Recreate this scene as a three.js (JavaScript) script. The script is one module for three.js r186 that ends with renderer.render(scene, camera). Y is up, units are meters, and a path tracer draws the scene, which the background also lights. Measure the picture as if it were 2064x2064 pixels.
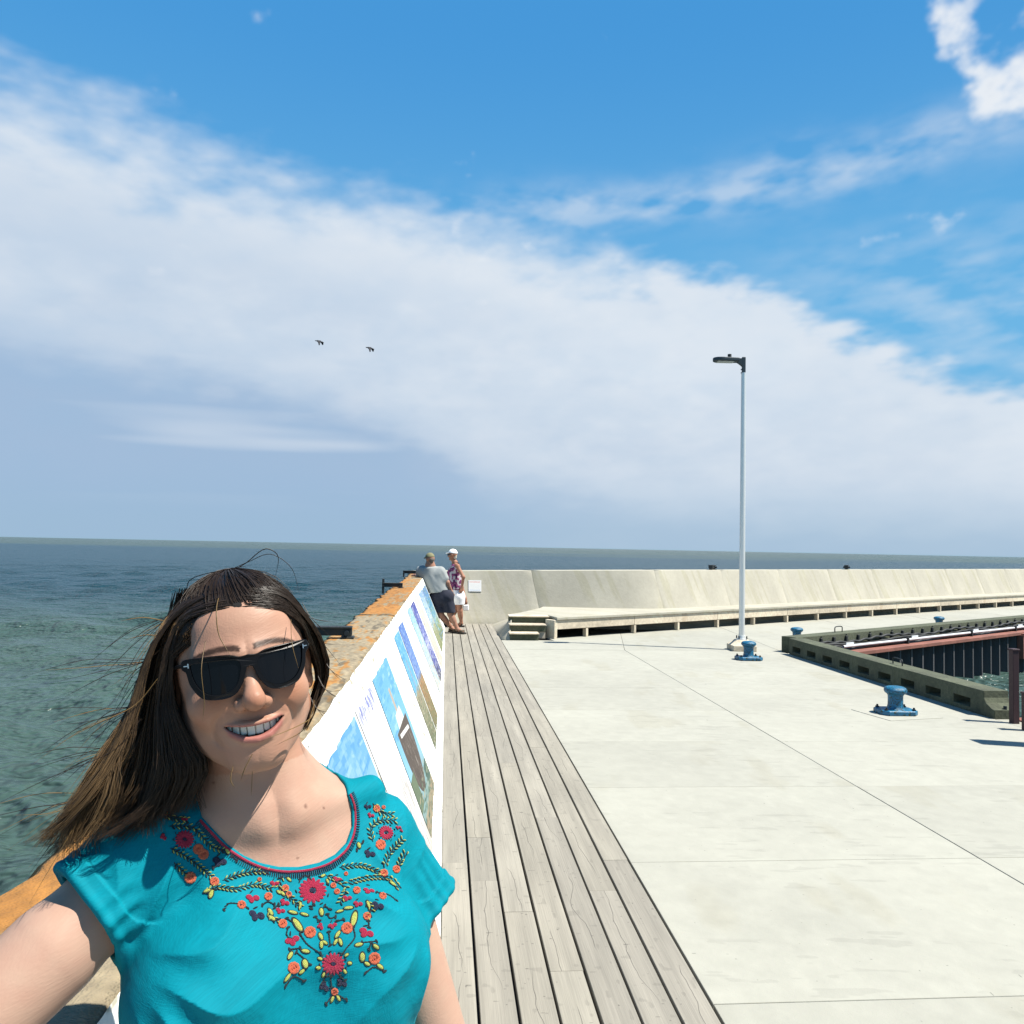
import * as THREE from 'three';
import { mergeGeometries } from 'three/addons/utils/BufferGeometryUtils.js';
import { RoundedBoxGeometry } from 'three/addons/geometries/RoundedBoxGeometry.js';

// ---------------------------------------------------------------- camera, light, exposure
const scene = new THREE.Scene();
const EYE = 1.75, FOCAL = 1600, HALF = 1032;
const camera = new THREE.PerspectiveCamera(2 * Math.atan(HALF / FOCAL) * 180 / Math.PI, 1, 0.03, 20000);
camera.position.set(0, EYE, 0);
camera.rotation.order = 'YXZ';
camera.rotation.set(Math.atan(70 / 1600), 0, 1.15 * Math.PI / 180);
camera.updateMatrixWorld(true);
scene.add(camera);
const renderer = new THREE.WebGLRenderer({ antialias: true });
renderer.toneMapping = THREE.LinearToneMapping;
renderer.toneMappingExposure = 2.1;
renderer.shadowMap.enabled = true;
const SUN_DIR = new THREE.Vector3(0.492, 0.870, 0.10).normalize();
const sun = new THREE.DirectionalLight(new THREE.Color(1.0, 0.955, 0.86), 5.0);
sun.name = 'sun';
sun.position.copy(SUN_DIR).multiplyScalar(60);
sun.target.position.set(3, 0, -10);
sun.position.add(sun.target.position);
sun.castShadow = true;
Object.assign(sun.shadow.camera, { left: -35, right: 35, top: 35, bottom: -35, near: 1, far: 160 });
sun.shadow.mapSize.set(4096, 4096);
scene.add(sun, sun.target);

// ---------------------------------------------------------------- small maths
const { clamp, lerp, smoothstep } = THREE.MathUtils;
const V3 = (x, y, z) => new THREE.Vector3(x, y, z);
const sstep = (a, b, x) => { const t = clamp((x - a) / (b - a), 0, 1); return t * t * (3 - 2 * t); };
function rng(seed) { let a = seed >>> 0; return () => { a = (a + 0x6D2B79F5) | 0; let t = Math.imul(a ^ (a >>> 15), 1 | a); t = (t + Math.imul(t ^ (t >>> 7), 61 | t)) ^ t; return ((t ^ (t >>> 14)) >>> 0) / 4294967296; }; }
const hash3 = (x, y, z) => { let h = Math.imul(x, 374761393) + Math.imul(y, 668265263) + Math.imul(z, 1274126177); h = Math.imul(h ^ (h >>> 13), 1274126177); return ((h ^ (h >>> 16)) >>> 0) / 4294967296; };
function noise3(x, y, z) {
  const ix = Math.floor(x), iy = Math.floor(y), iz = Math.floor(z); let fx = x - ix, fy = y - iy, fz = z - iz;
  fx = fx * fx * (3 - 2 * fx); fy = fy * fy * (3 - 2 * fy); fz = fz * fz * (3 - 2 * fz);
  const a = lerp(lerp(hash3(ix, iy, iz), hash3(ix + 1, iy, iz), fx), lerp(hash3(ix, iy + 1, iz), hash3(ix + 1, iy + 1, iz), fx), fy);
  const b = lerp(lerp(hash3(ix, iy, iz + 1), hash3(ix + 1, iy, iz + 1), fx), lerp(hash3(ix, iy + 1, iz + 1), hash3(ix + 1, iy + 1, iz + 1), fx), fy);
  return lerp(a, b, fz);
}
const fbm3 = (x, y, z, o = 4) => { let s = 0, a = 0.5, n = 0; for (let i = 0; i < o; i++) { s += a * noise3(x, y, z); n += a; a *= 0.5; x = x * 2.03 + 7.1; y = y * 2.03 + 3.7; z = z * 2.03 + 1.3; } return s / n; };
// tiling 2-d noise, period in cells
function noiseT(x, y, px, py, s) {
  const ix = Math.floor(x), iy = Math.floor(y); let fx = x - ix, fy = y - iy; fx = fx * fx * (3 - 2 * fx); fy = fy * fy * (3 - 2 * fy);
  const m = (a, b) => ((a % b) + b) % b, x0 = m(ix, px), x1 = m(ix + 1, px), y0 = m(iy, py), y1 = m(iy + 1, py);
  return lerp(lerp(hash3(x0, y0, s), hash3(x1, y0, s), fx), lerp(hash3(x0, y1, s), hash3(x1, y1, s), fx), fy);
}
function fbmT(u, v, px, py, s, o = 4) { let t = 0, a = 0.5, n = 0; for (let i = 0; i < o; i++) { t += a * noiseT(u * px, v * py, px, py, s + i); n += a; a *= 0.5; px *= 2; py *= 2; } return t / n; }
// a point seen at pixel (px, py) of the 2064-pixel photograph, at a given depth along the lens axis
const at = (px, py, depth) => V3((px - HALF) / FOCAL * depth, -(py - HALF) / FOCAL * depth, -depth).applyMatrix4(camera.matrixWorld);
const lin = (r, g, b) => new THREE.Color().setRGB(r, g, b);

// ---------------------------------------------------------------- sky (computed, air and clouds only)
function makeSky() {
  const W = 4096, Hh = 2048, data = new Float32Array(W * Hh * 4), R = 180 / Math.PI;
  const poly = (pts, x) => { if (x <= pts[0][0]) return pts[0][1]; for (let i = 1; i < pts.length; i++) if (x <= pts[i][0]) { const t = (x - pts[i - 1][0]) / (pts[i][0] - pts[i - 1][0]); return lerp(pts[i - 1][1], pts[i][1], t); } return pts[pts.length - 1][1]; };
  const s2l = (c) => c.map((v) => { v /= 255; return v <= 0.04045 ? v / 12.92 : ((v + 0.055) / 1.055) ** 2.4; });
  const top = s2l([72, 152, 217]), mid = s2l([112, 184, 230]), low = s2l([152, 186, 210]), zen = s2l([30, 88, 162]);
  const white = s2l([224, 232, 241]), grey = s2l([163, 188, 217]), bright = s2l([246, 248, 250]);
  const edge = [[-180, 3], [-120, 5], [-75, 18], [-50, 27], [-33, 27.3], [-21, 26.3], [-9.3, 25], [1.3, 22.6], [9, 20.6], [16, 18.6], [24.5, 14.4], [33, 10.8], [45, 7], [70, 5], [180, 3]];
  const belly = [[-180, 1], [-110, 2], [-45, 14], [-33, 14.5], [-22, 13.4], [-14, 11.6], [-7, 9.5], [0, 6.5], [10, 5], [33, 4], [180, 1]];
  const c = [0, 0, 0];
  for (let j = 0; j < Hh; j++) {
    const el = ((j + 0.5) / Hh - 0.5) * 180;
    for (let i = 0; i < W; i++) {
      // three's equirectangular: u = atan2(z, x) / 2pi + 0.5; straight ahead is -z
      const az0 = ((i + 0.5) / W - 0.5) * 2 * Math.PI, x = Math.cos(az0), z = Math.sin(az0);
      const az = Math.atan2(x, -z) * R, k = (j * W + i) * 4;
      const e = Math.max(el, 0);
      const t1 = sstep(0, 13, e), t2 = sstep(10, 36, e), t3 = sstep(36, 85, e);
      for (let n = 0; n < 3; n++) c[n] = lerp(lerp(lerp(low[n], mid[n], t1), top[n], t2), zen[n], t3);
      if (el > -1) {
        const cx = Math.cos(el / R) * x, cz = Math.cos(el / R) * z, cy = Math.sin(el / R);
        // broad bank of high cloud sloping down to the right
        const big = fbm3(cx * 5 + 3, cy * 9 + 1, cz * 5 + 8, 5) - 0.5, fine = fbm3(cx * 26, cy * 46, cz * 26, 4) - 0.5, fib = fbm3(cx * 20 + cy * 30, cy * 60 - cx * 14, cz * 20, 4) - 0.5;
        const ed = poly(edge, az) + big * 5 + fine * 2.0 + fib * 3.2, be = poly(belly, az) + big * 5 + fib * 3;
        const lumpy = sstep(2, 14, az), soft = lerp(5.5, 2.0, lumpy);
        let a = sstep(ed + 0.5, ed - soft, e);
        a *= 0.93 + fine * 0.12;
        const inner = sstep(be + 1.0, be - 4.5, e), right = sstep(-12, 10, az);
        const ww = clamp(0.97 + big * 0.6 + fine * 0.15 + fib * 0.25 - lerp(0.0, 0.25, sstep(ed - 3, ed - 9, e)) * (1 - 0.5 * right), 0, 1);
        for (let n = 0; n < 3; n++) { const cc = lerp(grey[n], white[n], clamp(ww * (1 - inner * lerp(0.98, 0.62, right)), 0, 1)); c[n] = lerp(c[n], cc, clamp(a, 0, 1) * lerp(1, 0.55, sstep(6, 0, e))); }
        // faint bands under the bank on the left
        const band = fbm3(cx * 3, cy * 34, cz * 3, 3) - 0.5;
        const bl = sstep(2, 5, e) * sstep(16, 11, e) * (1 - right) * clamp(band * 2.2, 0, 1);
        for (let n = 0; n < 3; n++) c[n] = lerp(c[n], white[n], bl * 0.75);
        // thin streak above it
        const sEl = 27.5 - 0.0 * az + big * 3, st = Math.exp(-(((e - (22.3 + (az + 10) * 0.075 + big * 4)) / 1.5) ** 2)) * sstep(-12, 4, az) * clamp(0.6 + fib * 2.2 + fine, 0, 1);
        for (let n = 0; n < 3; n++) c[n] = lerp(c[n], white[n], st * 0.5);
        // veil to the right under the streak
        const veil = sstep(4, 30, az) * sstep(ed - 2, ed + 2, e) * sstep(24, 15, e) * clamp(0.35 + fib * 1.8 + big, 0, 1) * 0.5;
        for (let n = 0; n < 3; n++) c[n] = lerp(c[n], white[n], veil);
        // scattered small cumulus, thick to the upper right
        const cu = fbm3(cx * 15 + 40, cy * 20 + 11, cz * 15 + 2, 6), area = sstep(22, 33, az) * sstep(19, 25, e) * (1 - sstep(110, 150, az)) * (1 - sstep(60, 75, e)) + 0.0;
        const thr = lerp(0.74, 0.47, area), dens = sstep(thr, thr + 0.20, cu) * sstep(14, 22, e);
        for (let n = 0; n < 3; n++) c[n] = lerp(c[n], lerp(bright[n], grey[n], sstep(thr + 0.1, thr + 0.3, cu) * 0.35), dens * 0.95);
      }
      for (let n = 0; n < 3; n++) data[k + n] = c[n] / renderer.toneMappingExposure;
      data[k + 3] = 1;
    }
  }
  const t = new THREE.DataTexture(data, W, Hh, THREE.RGBAFormat, THREE.FloatType);
  t.mapping = THREE.EquirectangularReflectionMapping; t.magFilter = t.minFilter = THREE.LinearFilter; t.needsUpdate = true;
  return t;
}
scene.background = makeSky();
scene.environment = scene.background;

// ---------------------------------------------------------------- object helpers
const taken = new Map();
const numbered = (name) => { const n = taken.get(name) ?? 0; taken.set(name, n + 1); return n ? `${name}_${String(n).padStart(3, '0')}` : name; };
function thing(name, label, category, pos = [0, 0, 0], turn = 0, group) {
  const o = new THREE.Group(); o.name = numbered(name); o.position.set(...pos); o.rotation.y = turn; o.userData = { label, category };
  if (group) o.userData.group = group;
  scene.add(o); return o;
}
function part(parent, name, geo, mat, label) {
  const m = new THREE.Mesh(geo, mat); m.name = name; m.castShadow = m.receiveShadow = true;
  if (label) m.userData.label = label;
  parent.add(m); return m;
}
function structure(name, geo, mat, label) {
  const m = geo ? new THREE.Mesh(geo, mat) : new THREE.Group(); m.name = name; m.userData = { kind: 'structure', label, category: name.replace(/_/g, ' ') }; m.castShadow = m.receiveShadow = true; scene.add(m); return m;
}
const plain = (g) => { const r = g.index ? g.toNonIndexed() : g; for (const k of Object.keys(r.attributes)) if (!['position', 'normal', 'uv'].includes(k)) r.deleteAttribute(k); return r; };
const merge = (list) => mergeGeometries(list.map(plain));
// box of size with uv in metres, a slight round
function box(w, h, d, x = 0, y = 0, z = 0, r = 0.004) {
  const g = r > 0 ? new RoundedBoxGeometry(w, h, d, 2, Math.min(r, w / 2.1, h / 2.1, d / 2.1)) : new THREE.BoxGeometry(w, h, d);
  g.translate(x, y, z); return boxUV(g);
}
function boxUV(g) {
  g = g.index ? g.toNonIndexed() : g;
  const p = g.attributes.position, n = g.attributes.normal, uv = new Float32Array(p.count * 2);
  for (let i = 0; i < p.count; i++) {
    const ax = Math.abs(n.getX(i)), ay = Math.abs(n.getY(i)), az = Math.abs(n.getZ(i));
    const a = ay >= ax && ay >= az ? [p.getX(i), p.getZ(i)] : ax >= az ? [p.getZ(i), p.getY(i)] : [p.getX(i), p.getY(i)];
    uv[2 * i] = a[0]; uv[2 * i + 1] = a[1];
  }
  g.setAttribute('uv', new THREE.BufferAttribute(uv, 2)); return g;
}
const cyl = (r0, r1, h, x = 0, y = 0, z = 0, seg = 20) => new THREE.CylinderGeometry(r1, r0, h, seg).translate(x, y, z);
function bar(a, b, r, seg = 8) { return new THREE.TubeGeometry(new THREE.LineCurve3(a, b), 1, r, seg, false); }
function tube(pts, r, seg = 24, rs = 8) { return new THREE.TubeGeometry(new THREE.CatmullRomCurve3(pts), seg, r, rs, false); }
// polygon in (x, forward) extruded between two heights
function slab(pts, y0, y1, bevel = 0) {
  const s = new THREE.Shape(pts.map(([x, f]) => new THREE.Vector2(x, f)));
  const g = new THREE.ExtrudeGeometry(s, bevel ? { depth: y1 - y0 - bevel, bevelEnabled: true, bevelSize: bevel, bevelThickness: bevel, bevelOffset: -bevel, bevelSegments: 1 } : { depth: y1 - y0, bevelEnabled: false });
  g.rotateX(-Math.PI / 2); g.translate(0, y0, 0); return g;
}
// profile in (x, y) swept along -z from z0 to z1 (local)
function sweep(profile, v0, v1) {
  const s = new THREE.Shape(profile.map(([x, y]) => new THREE.Vector2(x, y)));
  const g = new THREE.ExtrudeGeometry(s, { depth: v1 - v0, bevelEnabled: false });
  g.translate(0, 0, -v1); return boxUV(g);
}

// ---------------------------------------------------------------- textures
function tex(w, h, fn, srgb = true, repeat = [1, 1]) {
  const d = new Uint8Array(w * h * 4);
  for (let j = 0; j < h; j++) for (let i = 0; i < w; i++) { const c = fn((i + 0.5) / w, (j + 0.5) / h), k = (j * w + i) * 4; d[k] = clamp(c[0], 0, 1) * 255; d[k + 1] = clamp(c[1], 0, 1) * 255; d[k + 2] = clamp(c[2], 0, 1) * 255; d[k + 3] = 255; }
  const t = new THREE.DataTexture(d, w, h, THREE.RGBAFormat); t.wrapS = t.wrapT = THREE.RepeatWrapping; t.magFilter = THREE.LinearFilter; t.minFilter = THREE.LinearMipmapLinearFilter;
  if (srgb) t.colorSpace = THREE.SRGBColorSpace; t.repeat.set(...repeat); t.needsUpdate = true; return t;
}
const std = (o) => { const m = new THREE.MeshStandardMaterial({ roughness: 0.85, ...o }); m.color.multiplyScalar(o.color ? 0.78 : 0.54); return m; };
const phys = (o) => { const m = new THREE.MeshPhysicalMaterial(o); m.color.multiplyScalar(o.color ? 0.78 : 0.54); return m; };
const concreteMap = (base, warm, seed, size, contrast = 1) => tex(768, 768, (u, v) => {
  const a = fbmT(u, v, 4, 4, seed, 5) - 0.5, b = fbmT(u, v, 40, 40, seed + 20, 3) - 0.5, c = fbmT(u, v, 9, 3, seed + 40, 4), sp = noiseT(u * 256, v * 256, 256, 256, seed + 60);
  const scuff = sstep(0.66, 0.70, fbmT(u, v, 14, 60, seed + 70, 3)) * sstep(0.55, 0.62, noiseT(u * 7, v * 7, 7, 7, seed + 75)), fleck = noiseT(u * 150, v * 150, 150, 150, seed + 80);
  let k = 1 + (a * 0.30 + b * 0.22) * contrast - scuff * 0.04; if (sp > 0.985) k *= 0.86; if (fleck > 0.988) k *= 0.70; if (fleck < 0.004) k *= 1.12; const st = sstep(0.60, 0.75, c) * 0.10 * contrast;
  return base.map((q, n) => q * k * (1 - st * warm[n]));
}, true, [1 / size, 1 / size]);
const grainBump = tex(512, 512, (u, v) => { const q = fbmT(u, v, 24, 24, 5, 4) * 0.7 + noiseT(u * 256, v * 256, 256, 256, 9) * 0.3; return [q, q, q]; }, false, [1 / 0.6, 1 / 0.6]);
const M = {};
M.pave = [0, 1, 2].map((i) => std({ map: concreteMap([0.745, 0.74, 0.69].map((q) => q * [1, 0.985, 1.012][i]), [0.8, 1.0, 1.5], 11 + i * 7, 3.1, 0.28), bumpMap: grainBump, bumpScale: 0.0015, roughness: 0.92 }));
M.paveBase = std({ color: lin(0.11, 0.105, 0.095), bumpMap: grainBump, bumpScale: 0.003, roughness: 0.95 });
M.wallConcrete = std({ map: concreteMap([0.70, 0.675, 0.61], [0.8, 1, 1.4], 51, 2.3, 1.0), bumpMap: grainBump, bumpScale: 0.003, roughness: 0.93 });
M.farWall = [0, 1, 2].map((i) => std({ map: tex(768, 512, (u, v) => {
  const a = fbmT(u, v, 5, 3, 71 + i, 5) - 0.5, st = fbmT(u + v * 0.12, v, 22, 2, 81 + i, 4), b = fbmT(u, v, 60, 40, 91 + i, 2) - 0.5, k = 1 + a * 0.12 + b * 0.05 - sstep(0.50, 0.85, st) * 0.055;
  return [0.80 * k, 0.78 * k, 0.715 * k * (1 - sstep(0.55, 0.75, st) * 0.03)];
}, true, [1 / 2.6, 1 / 1.9]), bumpMap: grainBump, bumpScale: 0.002, roughness: 0.92 }));
M.fascia = [0, 1, 2].map((i) => std({ map: concreteMap([0.95, 0.89, 0.79].map((q) => q * [1, 0.95, 1.03][i]), [0.8, 1, 1.2], 101 + i * 5, 1.7, 1.0), bumpMap: grainBump, bumpScale: 0.002, roughness: 0.9 }));
M.paint = std({ color: lin(1, 1, 1), map: tex(1024, 512, (u, v) => { const a = fbmT(u, v, 20, 10, 131, 4) - 0.5, b = fbmT(u, v, 90, 60, 141, 2), c = fbmT(u, v, 60, 40, 151, 4); const k = 1 + a * 0.08 + (b - 0.5) * 0.06, ch = sstep(0.715, 0.74, c); return [lerp(0.93, 0.66, ch) * k, lerp(0.935, 0.645, ch) * k, lerp(0.915, 0.58, ch) * k]; }, true, [1 / 4, 1 / 2]), bumpMap: grainBump, bumpScale: 0.002, roughness: 0.75 });
// weathered planks: six boards side by side in one sheet, 4 m long
const NB = 6;
const woodField = (u, v) => {
  const row = Math.floor(v * NB), w = v * NB - row, s = row * 13 + 200;
  const g1 = fbmT(u, v, 10, 180, s, 3) - 0.5, g2 = fbmT(u, v, 40, 420, s + 3, 2) - 0.5, patch = fbmT(u, w, 7, 3, s + 6, 4) - 0.5;
  const wob = (fbmT(u, 0.5, 9, 1, s + 9, 4) - 0.5) * 0.7, c1 = Math.abs(w - 0.5 - wob), on = sstep(0.45, 0.6, noiseT(u * 11, row, 11, 64, s + 11));
  let crack = (c1 < 0.006 ? 1 : c1 < 0.012 ? 0.4 : 0) * on;
  const tick = noiseT(u * 330, w * 7, 330, 64, s + 14) > 0.93 && noiseT(u * 40, w * 3, 40, 64, s + 15) > 0.62 ? 0.55 : 0;
  const spot = sstep(0.86, 0.93, noiseT(u * 110, w * 5, 110, 64, s + 17)) * 0.6;
  return { row, g1, g2, patch, crack, tick, spot };
};
const woodMap = tex(2048, 1024, (u, v) => {
  const f = woodField(u, v), base = [[0.655, 0.632, 0.580], [0.642, 0.620, 0.572], [0.66, 0.638, 0.588], [0.632, 0.612, 0.566], [0.65, 0.627, 0.574], [0.662, 0.64, 0.586]][f.row % 6];
  const k = (1 + f.g1 * 0.08 + f.g2 * 0.06 + f.patch * 0.22) * (1 - f.crack * 0.22) * (1 - f.tick * 0.42) * (1 - f.spot * 0.12);
  return [base[0] * k, base[1] * k, base[2] * k];
});
const woodBump = tex(2048, 1024, (u, v) => { const f = woodField(u, v), q = 0.7 + f.g1 * 0.3 + f.g2 * 0.2 - f.crack * 0.6 - f.tick * 0.3; return [q, q, q]; }, false);
M.wood = std({ map: woodMap, bumpMap: woodBump, bumpScale: 0.003, roughness: 0.9 });
M.timber = std({ map: concreteMap([0.375, 0.395, 0.315], [0.9, 0.8, 1.2], 161, 1.2, 1.4), bumpMap: grainBump, bumpScale: 0.006, roughness: 0.95 });
M.blue = phys({ color: lin(0.006, 0.17, 0.33), roughness: 0.45, bumpMap: grainBump, bumpScale: 0.003, map: tex(256, 256, (u, v) => { const a = fbmT(u, v, 8, 8, 171, 4), q = 0.88 + (a - 0.5) * 0.6, ch = sstep(0.60, 0.63, fbmT(u, v, 18, 18, 175, 4)); return [lerp(q, 0.95, ch), lerp(q, 0.42, ch), lerp(q, 0.22, ch)]; }, true, [2, 2]) });
M.darkSteel = std({ color: lin(0.03, 0.036, 0.038), metalness: 0.4, roughness: 0.55, bumpMap: grainBump, bumpScale: 0.002 });
M.bolt = std({ color: lin(0.02, 0.03, 0.04), metalness: 0.5, roughness: 0.6 });
M.rust = std({ map: tex(256, 256, (u, v) => { const a = fbmT(u, v, 6, 6, 181, 5) - 0.5, k = 1 + a * 0.45; return [0.62 * k, 0.395 * k, 0.335 * k]; }, true, [1 / 1.3, 1 / 1.3]), bumpMap: grainBump, bumpScale: 0.003, roughness: 0.85 });
M.sheet = std({ color: lin(0.085, 0.085, 0.09), roughness: 0.75, metalness: 0.2, bumpMap: grainBump, bumpScale: 0.004 });
M.rubber = std({ color: lin(0.016, 0.018, 0.018), roughness: 0.6 });
M.whitePipe = std({ color: lin(0.68, 0.70, 0.72), roughness: 0.4 });
M.brownSteel = std({ color: lin(0.05, 0.024, 0.028), roughness: 0.6, metalness: 0.3 });
M.alu = std({ color: lin(0.85, 0.85, 0.82), metalness: 0.45, roughness: 0.42 });
M.lampDark = std({ color: lin(0.035, 0.05, 0.06), metalness: 0.3, roughness: 0.45 });
// wall top: tan concrete with crusts of orange lichen where the photograph shows them (uv: metres along, metres round the section)
M.wallTop = std({ map: tex(2048, 1024, (u, v) => {
  const a = u * 23 - 4, q = v * 4, onTop = sstep(1.20, 1.30, q) * sstep(1.95, 1.66, q);
  const big = fbm3(a * 1.6, q * 3, 4, 4), fine = fbm3(a * 14, q * 30, 9, 3), str = fbm3(a * 3, q * 40, 17, 3), grit = fbm3(a * 40, q * 60, 3, 2) - 0.5;
  const amount = 0.36 + 0.22 * (sstep(7.2, 7.6, a) * sstep(13.5, 12, a)) + 0.24 * sstep(2.6, 2.2, a) * sstep(1.25, 1.5, a) - 0.2 * sstep(1.4, 1.2, a) + 0.06 * sstep(12, 13, a) - 0.06 * (sstep(2.6, 3.2, a) * sstep(7.3, 7.0, a)) + 0.10 * sstep(1.45, 1.58, q);
  const li = sstep(0.56, 0.66, big * 0.35 + fine * 0.25 + str * 0.2 + amount * 0.5) * onTop, dark = sstep(0.63, 0.72, fbm3(a * 5, q * 18, 31, 4)) * 0.28;
  const k = 1 + (big - 0.5) * 0.25 + grit * 0.35;
  const c = [0.66 * k, 0.60 * k, 0.49 * k], o = [0.735 * k, 0.49 * k, 0.20 * k];
  return c.map((x, i) => lerp(x, o[i], li * 0.92) * (1 - dark * (1 - 0.5 * li)));
}, true, [1 / 23, 1 / 4]), bumpMap: grainBump, bumpScale: 0.006, roughness: 0.95 });
M.wallTop.map.offset.set(4 / 23, 0);
// ---------------------------------------------------------------- frames of the place
const TH = Math.atan(131 / 1600), C1 = Math.cos(TH), S1 = Math.sin(TH);           // boardwalk direction
const uvP = (u, v) => [u * C1 - v * S1, u * S1 + v * C1];                          // (x, forward)
const PH = Math.asin(0.604), EX = Math.cos(PH), EF = Math.sin(PH);                 // far wall direction
const L0 = [0.86, 15.46];                                                          // front corner of the raised walkway
const eP = (t, d) => [L0[0] + EX * t - EF * d, L0[1] + EF * t + EX * d];           // t along the wall, d behind the walkway's front
const GROUND = -0.02, WATER = -0.95;

// ---------------------------------------------------------------- lake
(function lake() {
  const rows = 860, cols = 400, pos = new Float32Array((rows + 1) * (cols + 1) * 3), uv = new Float32Array((rows + 1) * (cols + 1) * 2), col = new Float32Array((rows + 1) * (cols + 1) * 3), idx = [];
  const r = rng(77), waves = [];
  for (let i = 0; i < 34; i++) { const L = 0.35 * Math.pow(14, i / 33) * (0.9 + 0.2 * r()), a = 0.45 + (r() - 0.5) * 1.5, k = 2 * Math.PI / L; waves.push([k * Math.sin(a), -k * Math.cos(a), r() * 6.28, 0.0112 * Math.pow(L, 0.72), L]); }
  const R0 = 1.2, R1 = 9000, A = 1.5;
  for (let i = 0; i <= rows; i++) for (let j = 0; j <= cols; j++) {
    const rad = R0 * Math.pow(R1 / R0, i / rows), an = (j / cols - 0.5) * 2 * A, x = rad * Math.sin(an), z = -rad * Math.cos(an), n = i * (cols + 1) + j, cell = rad * Math.log(R1 / R0) / rows;
    let y = 0; const gust = 0.55 + 0.9 * fbm3(x * 0.05, 3, z * 0.09, 3);
    for (const [kx, kz, ph, am, L] of waves) { const f = sstep(2.2, 5, L / cell); if (f > 0) { const s = Math.sin(kx * x + kz * z + ph + 1.6 * Math.sin(0.31 * kx * z + ph)); y += am * f * (s + 0.35 * s * s - 0.17); } }
    pos[3 * n] = x; pos[3 * n + 1] = WATER + y * gust; pos[3 * n + 2] = z; uv[2 * n] = x; uv[2 * n + 1] = z;
    // green water close in, a darker blue belt, green again beyond it
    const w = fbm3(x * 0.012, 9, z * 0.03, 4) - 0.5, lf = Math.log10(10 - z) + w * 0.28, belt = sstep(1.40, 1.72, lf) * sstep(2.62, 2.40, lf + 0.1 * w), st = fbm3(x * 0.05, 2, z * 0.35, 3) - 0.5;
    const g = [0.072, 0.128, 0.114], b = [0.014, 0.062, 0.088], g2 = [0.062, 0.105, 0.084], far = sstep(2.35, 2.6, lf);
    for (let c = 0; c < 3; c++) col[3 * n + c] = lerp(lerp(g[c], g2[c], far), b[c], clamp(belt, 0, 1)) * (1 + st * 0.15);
  }
  for (let i = 0; i < rows; i++) for (let j = 0; j < cols; j++) { const a = i * (cols + 1) + j, b = a + cols + 1; idx.push(a, a + 1, b, b, a + 1, b + 1); }
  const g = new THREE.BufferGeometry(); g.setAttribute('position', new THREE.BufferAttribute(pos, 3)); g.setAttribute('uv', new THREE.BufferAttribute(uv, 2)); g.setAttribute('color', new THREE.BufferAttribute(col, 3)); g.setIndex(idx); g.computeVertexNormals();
  const ripple = tex(1024, 1024, (u, v) => { let q = 0; for (const [p, s, a] of [[9, 1, 0.42], [21, 2, 0.3], [47, 3, 0.18], [101, 4, 0.1]]) q += a * noiseT(u * p * 0.999, v * p * 1.6, p, Math.round(p * 1.6), s + 300); return [q, q, q]; }, false, [1 / 7.3, 1 / 7.3]);
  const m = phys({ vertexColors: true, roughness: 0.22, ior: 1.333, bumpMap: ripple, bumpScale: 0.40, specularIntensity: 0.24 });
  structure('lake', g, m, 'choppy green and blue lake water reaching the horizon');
})();

// ---------------------------------------------------------------- pavement
const BL = (t, d = 0) => { const p = uvP(6.0, 13.79); return [p[0] + EX * t + EF * d, p[1] + EF * t - EX * d]; };   // back edge line of the far kerb; d towards the water
(function pavement() {
  const g = structure('pavement', null, null, 'pale concrete quay paved in large slabs beside the boardwalk');
  const lip = 0.38, k = (6.36 - (BL(0, lip)[0] * C1 + BL(0, lip)[1] * S1)) / (EX * C1 + EF * S1), cn = BL(k, lip);
  const poly = [uvP(-0.75, -5), uvP(6.36, -5), cn, BL(46, lip), eP(52, 0.3), eP(52, 3.9), eP(-1.0, 3.9), uvP(-0.75, 19)];
  part(g, 'pavement_base', slab(poly, -3.2, -0.062), M.paveBase);
  const us = [1.08, 3.16, 6.0], r = rng(5);
  const vs = []; for (let v = 3.108 - 1.395 * 5; v < 13.7; v += 1.395) vs.push(v); vs[vs.length - 1] = 13.79;
  let n = 0;
  for (let i = 0; i < us.length - 1; i++) for (let j = 0; j < vs.length - 1; j++) {
    const q = 0.0035, e = 0.0022;
    part(g, 'slab', slab([uvP(us[i] + q, vs[j] + e), uvP(us[i + 1] - q, vs[j] + e), uvP(us[i + 1] - q, vs[j + 1] - e), uvP(us[i] + q, vs[j + 1] - e)], -0.061, GROUND - r() * 0.002, 0.002), M.pave[(n++ + (r() * 2 | 0)) % 3]);
  }
  // slabs between the far kerb and the raised walkway
  part(g, 'slab', slab([uvP(1.08, 13.798), uvP(3.157, 13.798), eP(2.0, 0.2), eP(0, 0.2), [0.86, 15.2], uvP(1.08, 15.3)], -0.061, GROUND, 0.002), M.pave[0]);
  part(g, 'slab', slab([uvP(3.163, 13.798), uvP(6.0, 13.798), eP(5.2, 0.2), eP(2.007, 0.2)], -0.061, GROUND - 0.001, 0.002), M.pave[1]);
  for (let t = 0, j = 0; t < 44; t += 4.2, j++) part(g, 'slab', slab([BL(t + 0.005), BL(t + 4.195), eP(5.2 + t + 4.19, 0.2), eP(5.21 + t, 0.2)], -0.061, GROUND - 0.001 * (j % 2), 0.002), M.pave[(j + 2) % 3]);
  // strip of concrete at the open edge of the quay
  part(g, 'slab', slab([uvP(6.006, -4.5), uvP(6.2, -4.5), uvP(6.2, 13.6), uvP(6.006, 13.6)], -0.061, GROUND - 0.003, 0.002), M.pave[1]);
})();

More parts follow.
